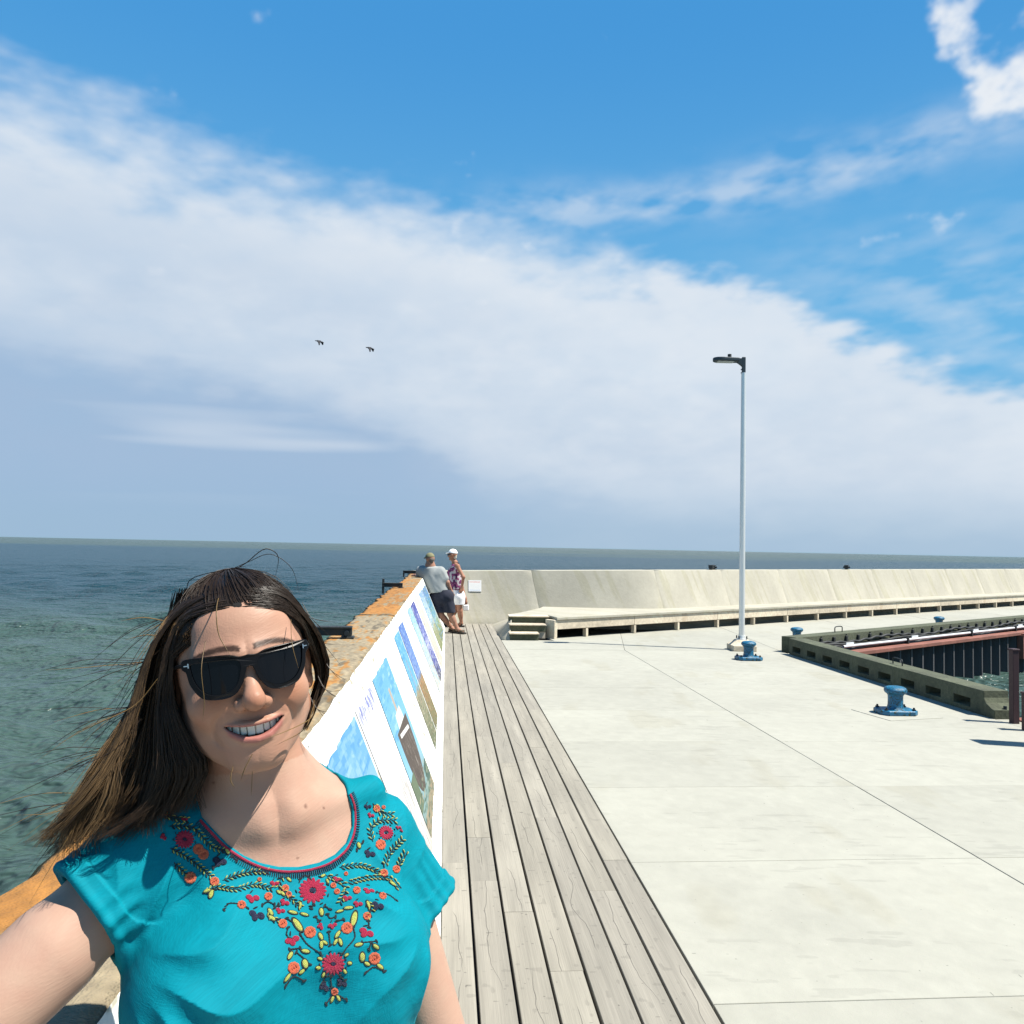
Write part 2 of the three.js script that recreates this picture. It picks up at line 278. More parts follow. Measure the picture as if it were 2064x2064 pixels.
// ---------------------------------------------------------------- boardwalk: seven rows of boards
(function boardwalk() {
  const g = structure('boardwalk', null, null, 'weathered grey plank boardwalk running along the mural wall'); g.rotation.y = TH;
  const W = 1.055 / 7, r = rng(21);
  const cuts = [[4.48, 9.06, 13.0], [4.24, 4.86, 8.1, 12.2, 15.6], [3.88, 7.4, 11.9], [3.34, 6.5, 10.2, 14.2], [5.2, 9.4, 13.1], [4.10, 7.0, 10.75, 15.0], [2.4, 4.49, 8.6, 12.6]];
  for (let i = 0; i < 7; i++) {
    const ends = [-4, -0.6 - r(), ...cuts[i], 18.03];
    for (let j = 0; j < ends.length - 1; j++) {
      const gap = 0.011 + r() * 0.003, a = ends[j] + 0.0008, b = ends[j + 1] - 0.0008, w = W - gap, len = b - a, row = Math.floor(r() * NB), off = r();
      const bx = new RoundedBoxGeometry(w, 0.04, len, 1, 0.0035); bx.translate(0.012 + W * (i + 0.5) + (r() - 0.5) * 0.002, -0.0205 - r() * 0.003, -(a + b) / 2);
      const bg = bx.index ? bx.toNonIndexed() : bx, p = bg.attributes.position, uv = new Float32Array(p.count * 2), x0 = 0.012 + W * i;
      for (let k = 0; k < p.count; k++) { uv[2 * k] = -p.getZ(k) / 4 + off; uv[2 * k + 1] = (row + clamp((p.getX(k) - x0) / W, 0.02, 0.98)) / NB; }
      bg.setAttribute('uv', new THREE.BufferAttribute(uv, 2));
      part(g, 'plank', bg, M.wood);
    }
  }
})();

// ---------------------------------------------------------------- mural wall
const SLOPE = [-0.48, 1.1];
(function muralWall() {
  const w = thing('mural_wall', 'sloping white concrete harbour wall painted with murals, orange lichen along its top', 'wall', [0, 0, 0], TH);
  const r = rng(31);
  // cast sections
  const brk = [-4, 5.38, 7.36, 12.3, 18.9], lift = [0.004, 0.0, 0.006, -0.004];
  for (let k = 0; k < 4; k++) {
    const a = brk[k] + 0.004, b = brk[k + 1] - 0.004, n = Math.ceil((b - a) / 0.05), m = 12, top = 1.1 + lift[k];
    const pos = [], uv = [], idx = [];
    // cross-section: foot of face, top of face, across the top, back, down to the water
    const prof = [[0.018, -0.06]];
    for (let i = 0; i <= 4; i++) { const s = i / 4; prof.push([0.02 - 0.48 * s, top * s - 0.03 * (1 - s)]); }
    for (let i = 1; i <= m; i++) prof.push([-0.46 - 0.335 * i / m, top]);
    prof.push([-0.80, 0.9], [-0.82, 0.4], [-0.86, -1.6]);
    let arc = [0]; for (let i = 1; i < prof.length; i++) arc[i] = arc[i - 1] + Math.hypot(prof[i][0] - prof[i - 1][0], prof[i][1] - prof[i - 1][1]);
    for (let j = 0; j <= n; j++) {
      const v = lerp(a, b, j / n);
      prof.forEach(([x, y], i) => {
        let dx = 0, dy = 0;
        if (i >= 5 && i <= 5 + m) { const e = (i - 5) / m, rough = 0.004 + 0.016 * sstep(0.75, 1, e); dy = (fbm3(v * 9, i * 0.7, k * 5, 3) - 0.5) * rough * 2 - sstep(0.93, 1, e) * 0.02 * noise3(v * 5, k, 1) - (i === 5 ? 0.006 : 0); dx = sstep(0.7, 1, e) * (fbm3(v * 6, 9, k, 3) - 0.5) * 0.08; }
        if (i > 5 + m) dx = (fbm3(v * 4, y * 4, k, 3) - 0.5) * 0.06;
        pos.push(x + dx, y + dy, -v); uv.push(v, arc[i]);
      });
    }
    const P = prof.length;
    for (let j = 0; j < n; j++) for (let i = 0; i < P - 1; i++) { const q = j * P + i; idx.push(q, q + P, q + 1, q + 1, q + P, q + P + 1); }
    // close the ends
    for (const j of [0, n]) { const c = pos.length / 3, o = j * P; for (let i = 0; i < P; i++) { pos.push(pos[3 * (o + i)], pos[3 * (o + i) + 1], pos[3 * (o + i) + 2]); uv.push(prof[i][0], prof[i][1]); } const flat = THREE.ShapeUtils.triangulateShape(prof.map(([x, y]) => new THREE.Vector2(x, y)), []); for (const [x, y, z] of flat) j ? idx.push(c + x, c + z, c + y) : idx.push(c + x, c + y, c + z); }
    const g = new THREE.BufferGeometry(); g.setAttribute('position', new THREE.Float32BufferAttribute(pos, 3)); g.setAttribute('uv', new THREE.Float32BufferAttribute(uv, 2)); g.setIndex(idx); g.computeVertexNormals();
    part(w, 'wall_section', g, M.wallTop, k === 2 ? 'section of wall crusted with orange lichen' : undefined);
  }
  // coat of white paint on the face, its upper edge brushed unevenly
  {
    const a = -3.9, b = 18.3, n = 900, pos = [], uv = [], idx = [], nx = 1.1 / 1.2, ny = 0.48 / 1.2;
    for (let j = 0; j <= n; j++) { const v = lerp(a, b, j / n), tp = 0.993 + (fbm3(v * 9, 1, 2, 4) - 0.5) * 0.016; for (let i = 0; i <= 6; i++) { const s = lerp(0.012, tp, i / 6), o = 0.004; pos.push(0.02 - 0.48 * s + nx * o, 1.1 * s - 0.03 * (1 - s) + ny * o, -v); uv.push(v, s * 1.2); } }
    for (let j = 0; j < n; j++) for (let i = 0; i < 6; i++) { const q = j * 7 + i; idx.push(q, q + 7, q + 1, q + 1, q + 7, q + 8); }
    const g = new THREE.BufferGeometry(); g.setAttribute('position', new THREE.Float32BufferAttribute(pos, 3)); g.setAttribute('uv', new THREE.Float32BufferAttribute(uv, 2)); g.setIndex(idx); g.computeVertexNormals();
    part(w, 'white_paint', g, M.paint);
  }
  // painted pictures
  const pic = (v0, v1, s0, s1, draw, label, skew = 0) => {
    const cw = 512, ch = 512, cv = document.createElement('canvas'); cv.width = cw; cv.height = ch; const x = cv.getContext('2d'); draw(x, cw, ch, rng(Math.floor(v0 * 100)));
    const t = new THREE.CanvasTexture(cv); t.colorSpace = THREE.SRGBColorSpace;
    const n = 24, pos = [], uv = [], idx = [], nx = 1.1 / 1.2, ny = 0.48 / 1.2, rr = rng(Math.floor(v0 * 31));
    for (let j = 0; j <= n; j++) for (let i = 0; i <= 8; i++) {
      const s = lerp(s0, s1, i / 8) + (i === 0 || i === 8 ? (fbm3(j * 1.7, v0, i, 2) - 0.5) * 0.018 : 0), v = lerp(v0, v1, j / n) + skew * (0.5 - i / 8), o = 0.0075;
      pos.push(0.02 - 0.48 * s + nx * o, 1.1 * s - 0.03 * (1 - s) + ny * o, -v); uv.push(1 - j / n, i / 8);
    }
    for (let j = 0; j < n; j++) for (let i = 0; i < 8; i++) { const q = j * 9 + i; idx.push(q, q + 9, q + 1, q + 1, q + 9, q + 10); }
    const g = new THREE.BufferGeometry(); g.setAttribute('position', new THREE.Float32BufferAttribute(pos, 3)); g.setAttribute('uv', new THREE.Float32BufferAttribute(uv, 2)); g.setIndex(idx); g.computeVertexNormals();
    part(w, 'mural_picture', g, std({ color: lin(0.62, 0.62, 0.62), map: t, roughness: 0.7, bumpMap: grainBump, bumpScale: 0.001 }), label);
  };
  // u = 0 is the far side in these canvases; x runs from far to near, y from the top of the wall down
  const dabs = (x, r, n, x0, x1, y0, y1, cols, lw, len, vertical) => { for (let i = 0; i < n; i++) { x.strokeStyle = cols[r() * cols.length | 0]; x.lineWidth = lw * (0.5 + r()); x.globalAlpha = 0.35 + 0.6 * r(); x.beginPath(); const a = x0 + r() * (x1 - x0), b = y0 + r() * (y1 - y0), l = len * (0.4 + r()); x.moveTo(a, b); x.lineTo(a + (vertical ? (r() - 0.5) * 6 : l), b + (vertical ? l : (r() - 0.5) * 8)); x.stroke(); } x.globalAlpha = 1; };
  const wash = (x, W, H, stops) => { const g = x.createLinearGradient(0, 0, 0, H); stops.forEach(([o, c]) => g.addColorStop(o, c)); x.fillStyle = g; x.fillRect(0, 0, W, H); };
  pic(2.86, 3.68, 0.13, 0.885, (x, W, H, r) => {
    wash(x, W, H, [[0, '#5fa8dc'], [0.3, '#8fc4e6'], [0.55, '#c3dfe6'], [0.72, '#dde8e2'], [1, '#c9d2c4']]);
    dabs(x, r, 260, 0, W, 0, H * 0.55, ['#6fb2e2', '#8cc2e8', '#5aa3d8', '#9fcdec'], 12, 70, false); dabs(x, r, 80, 0, W, H * 0.35, H * 0.7, ['#f3f8f6', '#e6efec'], 22, 90, false);
    x.fillStyle = '#a8a79c'; x.beginPath(); x.moveTo(W * 0.12, H * 0.52); x.lineTo(W * 0.38, H * 0.80); x.lineTo(W * 0.02, H * 0.86); x.fill();
    x.fillStyle = '#9b8f7e'; x.fillRect(0, H * 0.86, W, H * 0.14); dabs(x, r, 90, 0, W, H * 0.84, H, ['#7d7360', '#b7ab95', '#5f6a5c'], 5, 40, false);
  }, 'painted picture of pale clouds in a blue sky');
  pic(3.74, 4.46, 0.13, 0.885, (x, W, H, r) => {
    wash(x, W, H, [[0, '#eef0f8'], [0.3, '#f6f7fb'], [0.7, '#f3f2ee'], [1, '#dcd6cb']]);
    dabs(x, r, 40, 0, W, 0, H * 0.06, ['#5f68bc', '#7a82cc', '#4f57a4', '#a4a8de'], 14, 22, true); dabs(x, r, 60, 0, W, H * 0.04, H * 0.3, ['#d9def3', '#e6e9f6', '#c9d0ee'], 10, 70, true);
    dabs(x, r, 110, W * 0.1, W * 0.7, H * 0.45, H, ['#8d857c', '#6c5e52', '#c6beb4', '#a88f7c', '#5a544e'], 5, 60, true); dabs(x, r, 60, W * 0.1, W * 0.9, H * 0.6, H, ['#ffffff', '#efe9de'], 8, 50, true);
  }, 'painted picture with violet dabs along its top');
  pic(4.53, 5.54, 0.145, 0.885, (x, W, H, r) => {
    wash(x, W, H, [[0, '#6db7e2'], [0.45, '#86c7ea'], [0.7, '#9bd0e8'], [1, '#8a9a88']]);
    dabs(x, r, 120, 0, W, 0, H * 0.5, ['#7cc0e8', '#5fabdc', '#a5d6ef'], 10, 70, false);
    x.fillStyle = '#c2b6a8'; x.fillRect(W * 0.43, H * 0.16, W * 0.09, H * 0.2);
    x.fillStyle = '#f4f6f4'; x.beginPath(); x.moveTo(W * 0.30, H * 0.32); x.lineTo(W * 0.62, H * 0.32); x.lineTo(W * 0.70, H * 0.46); x.lineTo(W * 0.25, H * 0.46); x.fill();
    x.fillStyle = '#5d5148'; x.beginPath(); x.moveTo(W * 0.12, H * 0.42); x.bezierCurveTo(W * 0.1, H * 0.7, W * 0.3, H * 0.86, W * 0.5, H * 0.86); x.bezierCurveTo(W * 0.8, H * 0.86, W * 0.85, H * 0.6, W * 0.82, H * 0.40); x.fill();
    dabs(x, r, 70, W * 0.18, W * 0.75, H * 0.46, H * 0.8, ['#86786c', '#a79c92', '#43392f', '#cfc6bb'], 5, 30, true);
    x.strokeStyle = '#fdfefb'; x.lineWidth = 14; x.beginPath(); x.moveTo(W * 0.2, H * 0.5); x.lineTo(W * 0.72, H * 0.44); x.stroke();
    x.fillStyle = '#4e6a5e'; x.fillRect(0, H * 0.80, W * 0.25, H * 0.2); x.fillStyle = '#6d7f63'; x.fillRect(W * 0.75, H * 0.66, W * 0.25, H * 0.2); x.fillStyle = '#a99a7e'; x.fillRect(0, H * 0.92, W, H * 0.08);
    dabs(x, r, 120, 0, W, H * 0.78, H, ['#5c7a6a', '#8b9b7c', '#b9ad90', '#47624f'], 6, 45, false);
  }, 'painted picture of a dark boat hull against blue sky', -0.12);
  pic(6.46, 7.05, 0.15, 0.9, (x, W, H, r) => {
    wash(x, W, H, [[0, '#63b3e4'], [0.5, '#7cc2ec'], [0.55, '#a9a488'], [1, '#6f7a5a']]);
    dabs(x, r, 160, 0, W, 0, H * 0.55, ['#6fbbea', '#58a9de', '#94cff0'], 10, 80, false); dabs(x, r, 200, 0, W, H * 0.52, H, ['#8e8a6a', '#b7a989', '#5d6a4c', '#cfc7b2', '#7b6a50'], 6, 50, false);
    x.fillStyle = '#b49c84'; x.fillRect(W * 0.5, H * 0.25, W * 0.06, H * 0.4);
  }, 'painted picture of a shore under light blue sky', -0.2);
  pic(7.12, 7.76, 0.15, 0.91, (x, W, H, r) => {
    wash(x, W, H, [[0, '#5f86d2'], [0.5, '#86a8dc'], [0.58, '#b58a5c'], [1, '#7b7f58']]);
    dabs(x, r, 160, 0, W, 0, H * 0.55, ['#7596da', '#5377c6', '#9db9e4'], 10, 80, false); dabs(x, r, 200, 0, W, H * 0.54, H, ['#a87a48', '#8a8a5c', '#c9b48c', '#6c6a44'], 6, 50, false);
  }, 'painted picture of brown land under violet blue sky', -0.2);
  pic(8.94, 9.7, 0.12, 0.92, (x, W, H, r) => { wash(x, W, H, [[0, '#9fd0ec'], [0.6, '#cfe6f0'], [1, '#dcd8cc']]); dabs(x, r, 160, 0, W, 0, H, ['#b5dcf0', '#e8f2f4', '#8fc6e8', '#d5c9bb'], 12, 90, false); dabs(x, r, 60, 0, W, H * 0.45, H * 0.8, ['#a8937c', '#8d8fa0'], 6, 40, true); }, 'painted picture in pale washed blue');
  pic(9.76, 10.66, 0.11, 0.915, (x, W, H, r) => { wash(x, W, H, [[0, '#454fa8'], [0.35, '#7d88cc'], [0.6, '#b9bfe4'], [0.8, '#4d56b0'], [1, '#5a5c58']]); dabs(x, r, 220, 0, W, 0, H, ['#5a64be', '#8d97d6', '#c5cae8', '#3c4594', '#e2e4f0'], 10, 80, false); dabs(x, r, 60, 0, W, H * 0.55, H, ['#6c6258', '#3d3a36'], 6, 50, true); }, 'painted picture in deep violet blue');
  pic(10.9, 12.0, 0.10, 0.93, (x, W, H, r) => { wash(x, W, H, [[0, '#e9e4d8'], [1, '#ded4c4']]); dabs(x, r, 80, 0, W, 0, H, ['#e0d8c8', '#f0ece2'], 12, 90, false); }, 'plain cream painted field');
  pic(12.4, 13.7, 0.10, 0.90, (x, W, H, r) => { wash(x, W, H, [[0, '#8fb4dc'], [0.4, '#c9e2ee'], [0.7, '#a9b08a'], [1, '#8a9464']]); dabs(x, r, 200, 0, W, 0, H * 0.6, ['#a8c8e6', '#dbeaf2', '#7fa6d6'], 10, 70, false); dabs(x, r, 160, 0, W, H * 0.55, H, ['#9aa06c', '#c2bd94', '#7a8450'], 8, 60, false); }, 'painted picture of green land and pale sky');
  pic(13.8, 15.7, 0.10, 0.885, (x, W, H, r) => { wash(x, W, H, [[0, '#6f94d4'], [0.35, '#5fa3c0'], [0.6, '#9cc4c6'], [0.8, '#9fa870'], [1, '#76804e']]); dabs(x, r, 240, 0, W, 0, H, ['#7ba0dc', '#4f94b4', '#b8d4dc', '#8fa07a'], 10, 80, false); }, 'farthest painted picture in blue and olive');
  // pale grey dribbled shapes near the start of the murals
  pic(2.42, 2.74, 0.45, 0.975, (x, W, H, r) => { wash(x, W, H, [[0, '#f1f0ea'], [1, '#efeee6']]); x.fillStyle = '#c9c3b6'; x.beginPath(); x.moveTo(W * 0.3, H * 0.05); x.lineTo(W * 0.55, H * 0.3); x.lineTo(W * 0.48, H * 0.7); x.lineTo(W * 0.2, H); x.lineTo(W * 0.35, H * 0.5); x.fill(); x.beginPath(); x.moveTo(W * 0.75, H * 0.2); x.lineTo(W * 0.9, H * 0.5); x.lineTo(W * 0.8, H * 0.8); x.fill(); }, 'pale grey brush strokes on the white wall');
})();

// ---------------------------------------------------------------- steel brackets on the walls' outer edge
function bracket(pos, turn, scale, label, upright) {
  const b = thing('wall_bracket', label, 'bracket', pos, turn, 'dark steel brackets fixed along the wall tops');
  const s = scale;
  part(b, 'arm', merge([box(0.30 * s, 0.05 * s, 0.05 * s, -0.03 * s, 0.045 * s, 0), box(0.30 * s, 0.014 * s, 0.08 * s, -0.03 * s, 0.075 * s, 0)]), M.darkSteel);
  part(b, 'foot_plate', merge([box(0.09 * s, 0.014, 0.10 * s, 0.09 * s, 0.007, 0), box(0.05 * s, 0.05 * s, 0.06 * s, 0.09 * s, 0.035 * s, 0.0)]), M.darkSteel);
  part(b, 'pin', new THREE.CylinderGeometry(0.016 * s, 0.016 * s, 0.12 * s, 14).rotateX(Math.PI / 2).translate(0.085 * s, 0.04 * s, 0), M.bolt);
  part(b, 'hanger', merge([box(0.035 * s, (upright ? 0.22 : 0.14) * s, 0.05 * s, -0.165 * s, (upright ? 0.03 : 0.01) * s, 0), new THREE.CylinderGeometry(0.02 * s, 0.02 * s, 0.07 * s, 14).rotateX(Math.PI / 2).translate(-0.165 * s, 0.045 * s, 0)]), M.darkSteel);
  return b;
}
{
  const bw = (v, s, label, up) => { const [x, f] = uvP(-0.75, v); bracket([x, 1.1, -f], TH + 0.06, s, label, up); };
  bw(5.55, 1.0, 'dark steel bracket on the wall top just behind the smiling woman', false);
  bw(11.9, 1.0, 'dark steel bracket standing up on the lichen covered stretch of wall', true);
  bw(17.6, 1.0, 'dark steel bracket on the wall beside the man in the cap', false);
}
// a bird dropping and small white cleat by the second bracket
// ---------------------------------------------------------------- far breakwater wall, leaning back
let cornerMesh;
const wallAt = (t) => { const k = sstep(-0.6, 4.2, t), top = lerp(3.75, 1.02, k); return { foot: lerp(3.25, 0.5, k), top, h: 1.75 - (708 + 60.4 * top) / 1600 }; };   // the wall bends back into the corner
(function farWall() {
  const w = thing('breakwater_wall', 'long pale concrete breakwater wall leaning back behind the ledge and steps', 'wall', [L0[0], 0, -L0[1]], PH);
  // local x along the wall, -z behind
  for (let k = 0, t = -0.9; k < 22; k++, t += 2.42) {
    const pos = [], uv = [], idx = [], n = 12, len = 2.412;
    for (let j = 0; j <= n; j++) {
      const x = t + len * j / n, q = wallAt(x), pr = [[q.foot - 0.05, -0.5]];
      for (let i = 0; i <= 6; i++) { const s = i / 6; pr.push([lerp(q.foot, q.top, Math.pow(s, 0.85)), -0.06 + (q.h - 0.012 + 0.06) * s]); }
      pr.push([q.top + 0.014, q.h], [q.top + 0.36, q.h], [q.top + 0.40, q.h - 0.02], [q.top + 0.55, -1.5]);
      for (const [d, y] of pr) { pos.push(x, y, -d); uv.push(x, y); }
    }
    const P = 12; for (let j = 0; j < n; j++) for (let i = 0; i < P - 1; i++) { const a = j * P + i; idx.push(a, a + P, a + 1, a + 1, a + P, a + P + 1); }
    for (const j of [0, n]) for (let i = 1; i < P - 1; i++) { const o = j * P; j ? idx.push(o, o + i + 1, o + i) : idx.push(o, o + i, o + i + 1); }
    const g = new THREE.BufferGeometry(); g.setAttribute('position', new THREE.Float32BufferAttribute(pos, 3)); g.setAttribute('uv', new THREE.Float32BufferAttribute(uv, 2)); g.setIndex(idx); g.computeVertexNormals();
    const m = part(w, 'wall_section', g, M.farWall[(k * 2 + (k >> 1)) % 3]); if (!k) cornerMesh = m;
  }
})();
// notice on the far wall
(function notice() {
  const cv = document.createElement('canvas'); cv.width = 256; cv.height = 240; const x = cv.getContext('2d'), r = rng(3);
  x.fillStyle = '#f4f5f4'; x.fillRect(0, 0, 256, 240); x.fillStyle = '#e7a9a2'; for (let i = 0; i < 16; i++) x.fillRect(14 + i * 14, 22 + (r() * 4), 9 + r() * 4, 22);
  x.fillStyle = '#d9dbdc'; for (let j = 0; j < 6; j++) for (let i = 0; i < 12; i++) x.fillRect(22 + i * 17, 74 + j * 20, 12 * (0.5 + r() * 0.6), 5);
  x.fillStyle = '#8fb4d8'; for (let i = 0; i < 14; i++) x.fillRect(22 + i * 15, 206, 10 + r() * 4, 13);
  const t = new THREE.CanvasTexture(cv); t.colorSpace = THREE.SRGBColorSpace;
  scene.updateMatrixWorld(true);
  const rc = new THREE.Raycaster(camera.position, at(957, 1181, 1).sub(camera.position).normalize()), hit = rc.intersectObject(cornerMesh)[0], nn = hit.face.normal.clone().transformDirection(cornerMesh.matrixWorld); if (nn.z < 0) nn.negate();
  const c = hit.point, n = thing('notice_sign', 'small white notice with faded red heading fixed to the breakwater wall', 'sign', [c.x, c.y, c.z], Math.atan2(nn.x, nn.z));
  const tilt = -Math.asin(nn.y);
  part(n, 'board', box(0.30, 0.27, 0.008, 0, 0, 0, 0.002).rotateX(tilt).translate(0, 0, 0.014), M.whitePipe);
  const f = new THREE.PlaneGeometry(0.29, 0.26).translate(0, 0, 0.0065).rotateX(tilt).translate(0, 0, 0.014);
  part(n, 'printed_face', f, std({ map: t, roughness: 0.6 }));
})();
// brackets seen over the top of the far wall
for (const [t, s, l] of [[6.3, 1.5, 'dark bracket on the breakwater top right of the lamp post'], [12.6, 1.6, 'dark bracket on the breakwater top above the far blue bollards']]) { const [x, f] = eP(t, 1.24); bracket([x, 1.268, -f], PH + 0.5, s, l, false); }

// ---------------------------------------------------------------- raised walkway along it
(function walkway() {
  const w = thing('raised_walkway', 'raised concrete walkway on short supports along the breakwater', 'walkway', [L0[0], 0, -L0[1]], PH);
  const len = 50, top = 0.395, loc = ([x, f]) => { const dx = x - L0[0], df = f - L0[1]; return [dx * EX + df * EF, -dx * EF + df * EX]; };   // (along, behind)
  // deck slab: front edge along local x, its left end cut parallel to the boardwalk and sloping down to it
  const edgeU = (v) => lerp(1.25, 2.3, sstep(15.2, 18.6, v));
  part(w, 'deck_slab', slab([[0.06, -0.02], [len, -0.02], [len, 0.9], [5, 0.9], [2.6, 2.4], loc(uvP(2.3, 18.4)), loc(uvP(edgeU(17.8), 17.8)), loc(uvP(edgeU(17), 17)), loc(uvP(edgeU(16.4), 16.4)), loc(uvP(1.27, 15.925)), loc(uvP(2.06, 15.925))], top - 0.045, top, 0.006), M.farWall[0]);
  // shallow ramp between the boardwalk and the walkway
  {
    const pos = [], uv = [], idx = [], n = 20;
    for (let j = 0; j <= n; j++) { const v = lerp(15.08, 18.9, j / n), h = lerp(0.02, top - 0.004, sstep(15.0, 15.9, v)), A = loc(uvP(1.072, v)), B = loc(uvP(edgeU(v), v)), C = loc(uvP(edgeU(v) + 0.02, v)); for (const [q, y] of [[A, -0.3], [A, GROUND], [B, h], [C, h], [C, -0.3]]) { pos.push(q[0], y, -q[1]); uv.push(v, q[0] + y); } }
    for (let j = 0; j < n; j++) for (let i = 0; i < 4; i++) { const a = j * 5 + i; idx.push(a, a + 5, a + 1, a + 1, a + 5, a + 6); }
    idx.push(0, 1, 2, 0, 2, 3, 0, 3, 4);
    const g = new THREE.BufferGeometry(); g.setAttribute('position', new THREE.Float32BufferAttribute(pos, 3)); g.setAttribute('uv', new THREE.Float32BufferAttribute(uv, 2)); g.setIndex(idx); g.computeVertexNormals();
    part(w, 'ramp', g, M.farWall[0]);
  }
  // fascia panels, supports, dark recess behind
  for (let k = 0, t = 0.06; t < len - 3; k++) { const L = k ? 2.74 : 2.17; part(w, 'fascia_panel', box(L - 0.008, 0.185, 0.09, t + L / 2, top - 0.05 - 0.0935, -0.055, 0.006), M.fascia[(k * 2 + 1) % 3]); t += L; }
  for (let k = 0, t = 0.878; t < len - 2; k++, t += 1.37) part(w, 'support', box(0.06, 0.17, 0.10, t, 0.064, -0.06, 0.006), M.fascia[k % 3]);
  part(w, 'end_support', box(0.075, 0.37, 0.28, 0.05, 0.155, -0.145, 0.008), M.fascia[2]);
})();
(function steps() {
  const [x, f] = uvP(1.24, 15.06), s = thing('concrete_steps', 'three concrete steps up to the end of the raised walkway', 'steps', [x, GROUND, -f], TH);
  for (let i = 0; i < 3; i++) {
    const w = [0.55, 0.70, 0.78][i], x0 = [0, 0.02, 0.03][i], z = 0.29 * i, h = 0.138;
    // tread with a small nosing
    part(s, 'tread', box(w + 0.02, 0.024, 0.34, x0 + w / 2, h * (i + 1) - 0.012, -z - 0.15, 0.006), M.fascia[i]);
    part(s, 'riser', box(w, h - 0.025, 0.29, x0 + w / 2, h * i + (h - 0.025) / 2 + 0.0003, -z - 0.16, 0.003), M.timber);  // shade on the step fronts put in as a darker material
    if (i) part(s, 'step_block', box(w - 0.01, h * i - 0.002, 0.26, x0 + w / 2, h * i / 2, -z - 0.17, 0.003), M.fascia[1]);
  }
})();

// ---------------------------------------------------------------- kerbs round the basin
function kerbGeometry(len, slots, pitch, first, notch) {
  // long side in local x (0..len), face towards +z, height 0.27; drain slots cut through near the foot
  const s = new THREE.Shape();
  const H = 0.275;
  if (notch) { s.moveTo(0.0, 0); s.lineTo(0, 0.095); s.lineTo(0.05, 0.105); s.lineTo(0.14, 0.15); s.lineTo(0.17, 0.20); s.lineTo(0.175, H); } else { s.moveTo(0, 0); s.lineTo(0, H); }
  s.lineTo(len, H); s.lineTo(len, 0); s.closePath();
  for (let i = 0; i < slots; i++) { const x = first + i * pitch, h = new THREE.Path(); h.moveTo(x, 0.055); h.lineTo(x + 0.30, 0.055); h.lineTo(x + 0.30, 0.15); h.lineTo(x, 0.15); h.closePath(); s.holes.push(h); }
  const g = new THREE.ExtrudeGeometry(s, { depth: 0.28, bevelEnabled: true, bevelSize: 0.008, bevelThickness: 0.008, bevelOffset: -0.008, bevelSegments: 2 });
  return boxUV(g);
}
(function kerbs() {
  // along the boardwalk direction
  const [x, f] = uvP(6.0, 8.27);
  const k = thing('quay_kerb', 'dark weathered kerb beam with drain slots on the near side of the basin', 'kerb', [x, GROUND, -f], TH + Math.PI / 2, 'kerb beams round the boat basin');
  // local x runs along v, local +z is +u ... extrude towards the water
  const beam = part(k, 'beam', kerbGeometry(5.2, 9, 0.545, 0.40, true), M.timber);
  part(k, 'shoulder_bolt', cyl(0.018, 0.018, 0.04, 0.03, 0.115, 0.14, 8), M.bolt);
  part(k, 'lifting_handle', tube([V3(2.0, 0.27, 0.14), V3(2.0, 0.34, 0.14), V3(2.02, 0.355, 0.14), V3(2.2, 0.355, 0.14), V3(2.22, 0.34, 0.14), V3(2.22, 0.27, 0.14)], 0.009, 24, 8), M.darkSteel);
  const q = BL(0.0, 0.0), far = thing('quay_kerb', 'olive kerb beam hung with black hoses on the far side of the basin', 'kerb', [q[0], GROUND, -q[1]], PH, 'kerb beams round the boat basin');
  part(far, 'beam', kerbGeometry(40, 0, 1, 1, false).translate(0, 0, 0.0), M.timber);
  part(far, 'lifting_handle', tube([V3(1.55, 0.27, 0.1), V3(1.55, 0.36, 0.1), V3(1.57, 0.375, 0.1), V3(1.78, 0.375, 0.1), V3(1.8, 0.36, 0.1), V3(1.8, 0.27, 0.1)], 0.010, 24, 8), M.darkSteel);
  const r = rng(12);
  for (let t = 0.75, i = 0; t < 34; t += 0.42 * (1 + i * 0.001), i++) {
    const st = part(far, 'hose_bracket', box(0.055, 0.20, 0.05, t, 0.13, 0.305, 0.01), M.rubber);
    if (i % 2 === 0) part(far, 'bracket_bolt', cyl(0.012, 0.012, 0.02, t + 0.02, 0.25, 0.30, 8).rotateX(0), M.bolt);
  }
  // two sagging black hoses strung from bracket to bracket
  for (const [y0, z0, rad, ph] of [[0.145, 0.335, 0.024, 0.4], [0.085, 0.35, 0.026, 2.1], [0.03, 0.365, 0.03, 4], [0.02, 0.42, 0.03, 1], [0.015, 0.46, 0.028, 5]]) {
    const pts = []; for (let t = 0.5; t < 34.4; t += 0.21) pts.push(V3(t, y0 + Math.sin(t * 15 + ph) * 0.012 + Math.sin(t * 2.1 + ph * 3) * 0.025, z0 + Math.sin(t * 4 + ph) * 0.01));
    part(far, 'hose', tube(pts, rad, 420, 7), M.rubber);
  }
})();
(function pipes() {
  const q = BL(0, 0), p = thing('service_pipe', 'white water pipe in lengths clipped along the far basin edge', 'pipe', [q[0], GROUND, -q[1]], PH), r = rng(8);
  for (let t = 1.15, i = 0; t < 34; i++) {
    const L = 2.35 + (i % 2) * 0.5;
    part(p, 'pipe_length', bar(V3(t, 0.075, 0.50), V3(t + L - 0.06, 0.075, 0.50), 0.024, 14), M.whitePipe);
    part(p, 'clip', merge([box(0.05, 0.13, 0.09, t + L - 0.02, 0.06, 0.50, 0.008)]), M.rubber);
    part(p, 'identification_tag', box(0.26, 0.06, 0.012, t + 0.25 + r() * 0.2, 0.105, 0.47, 0.003), M.whitePipe);
    t += L;
  }
})();
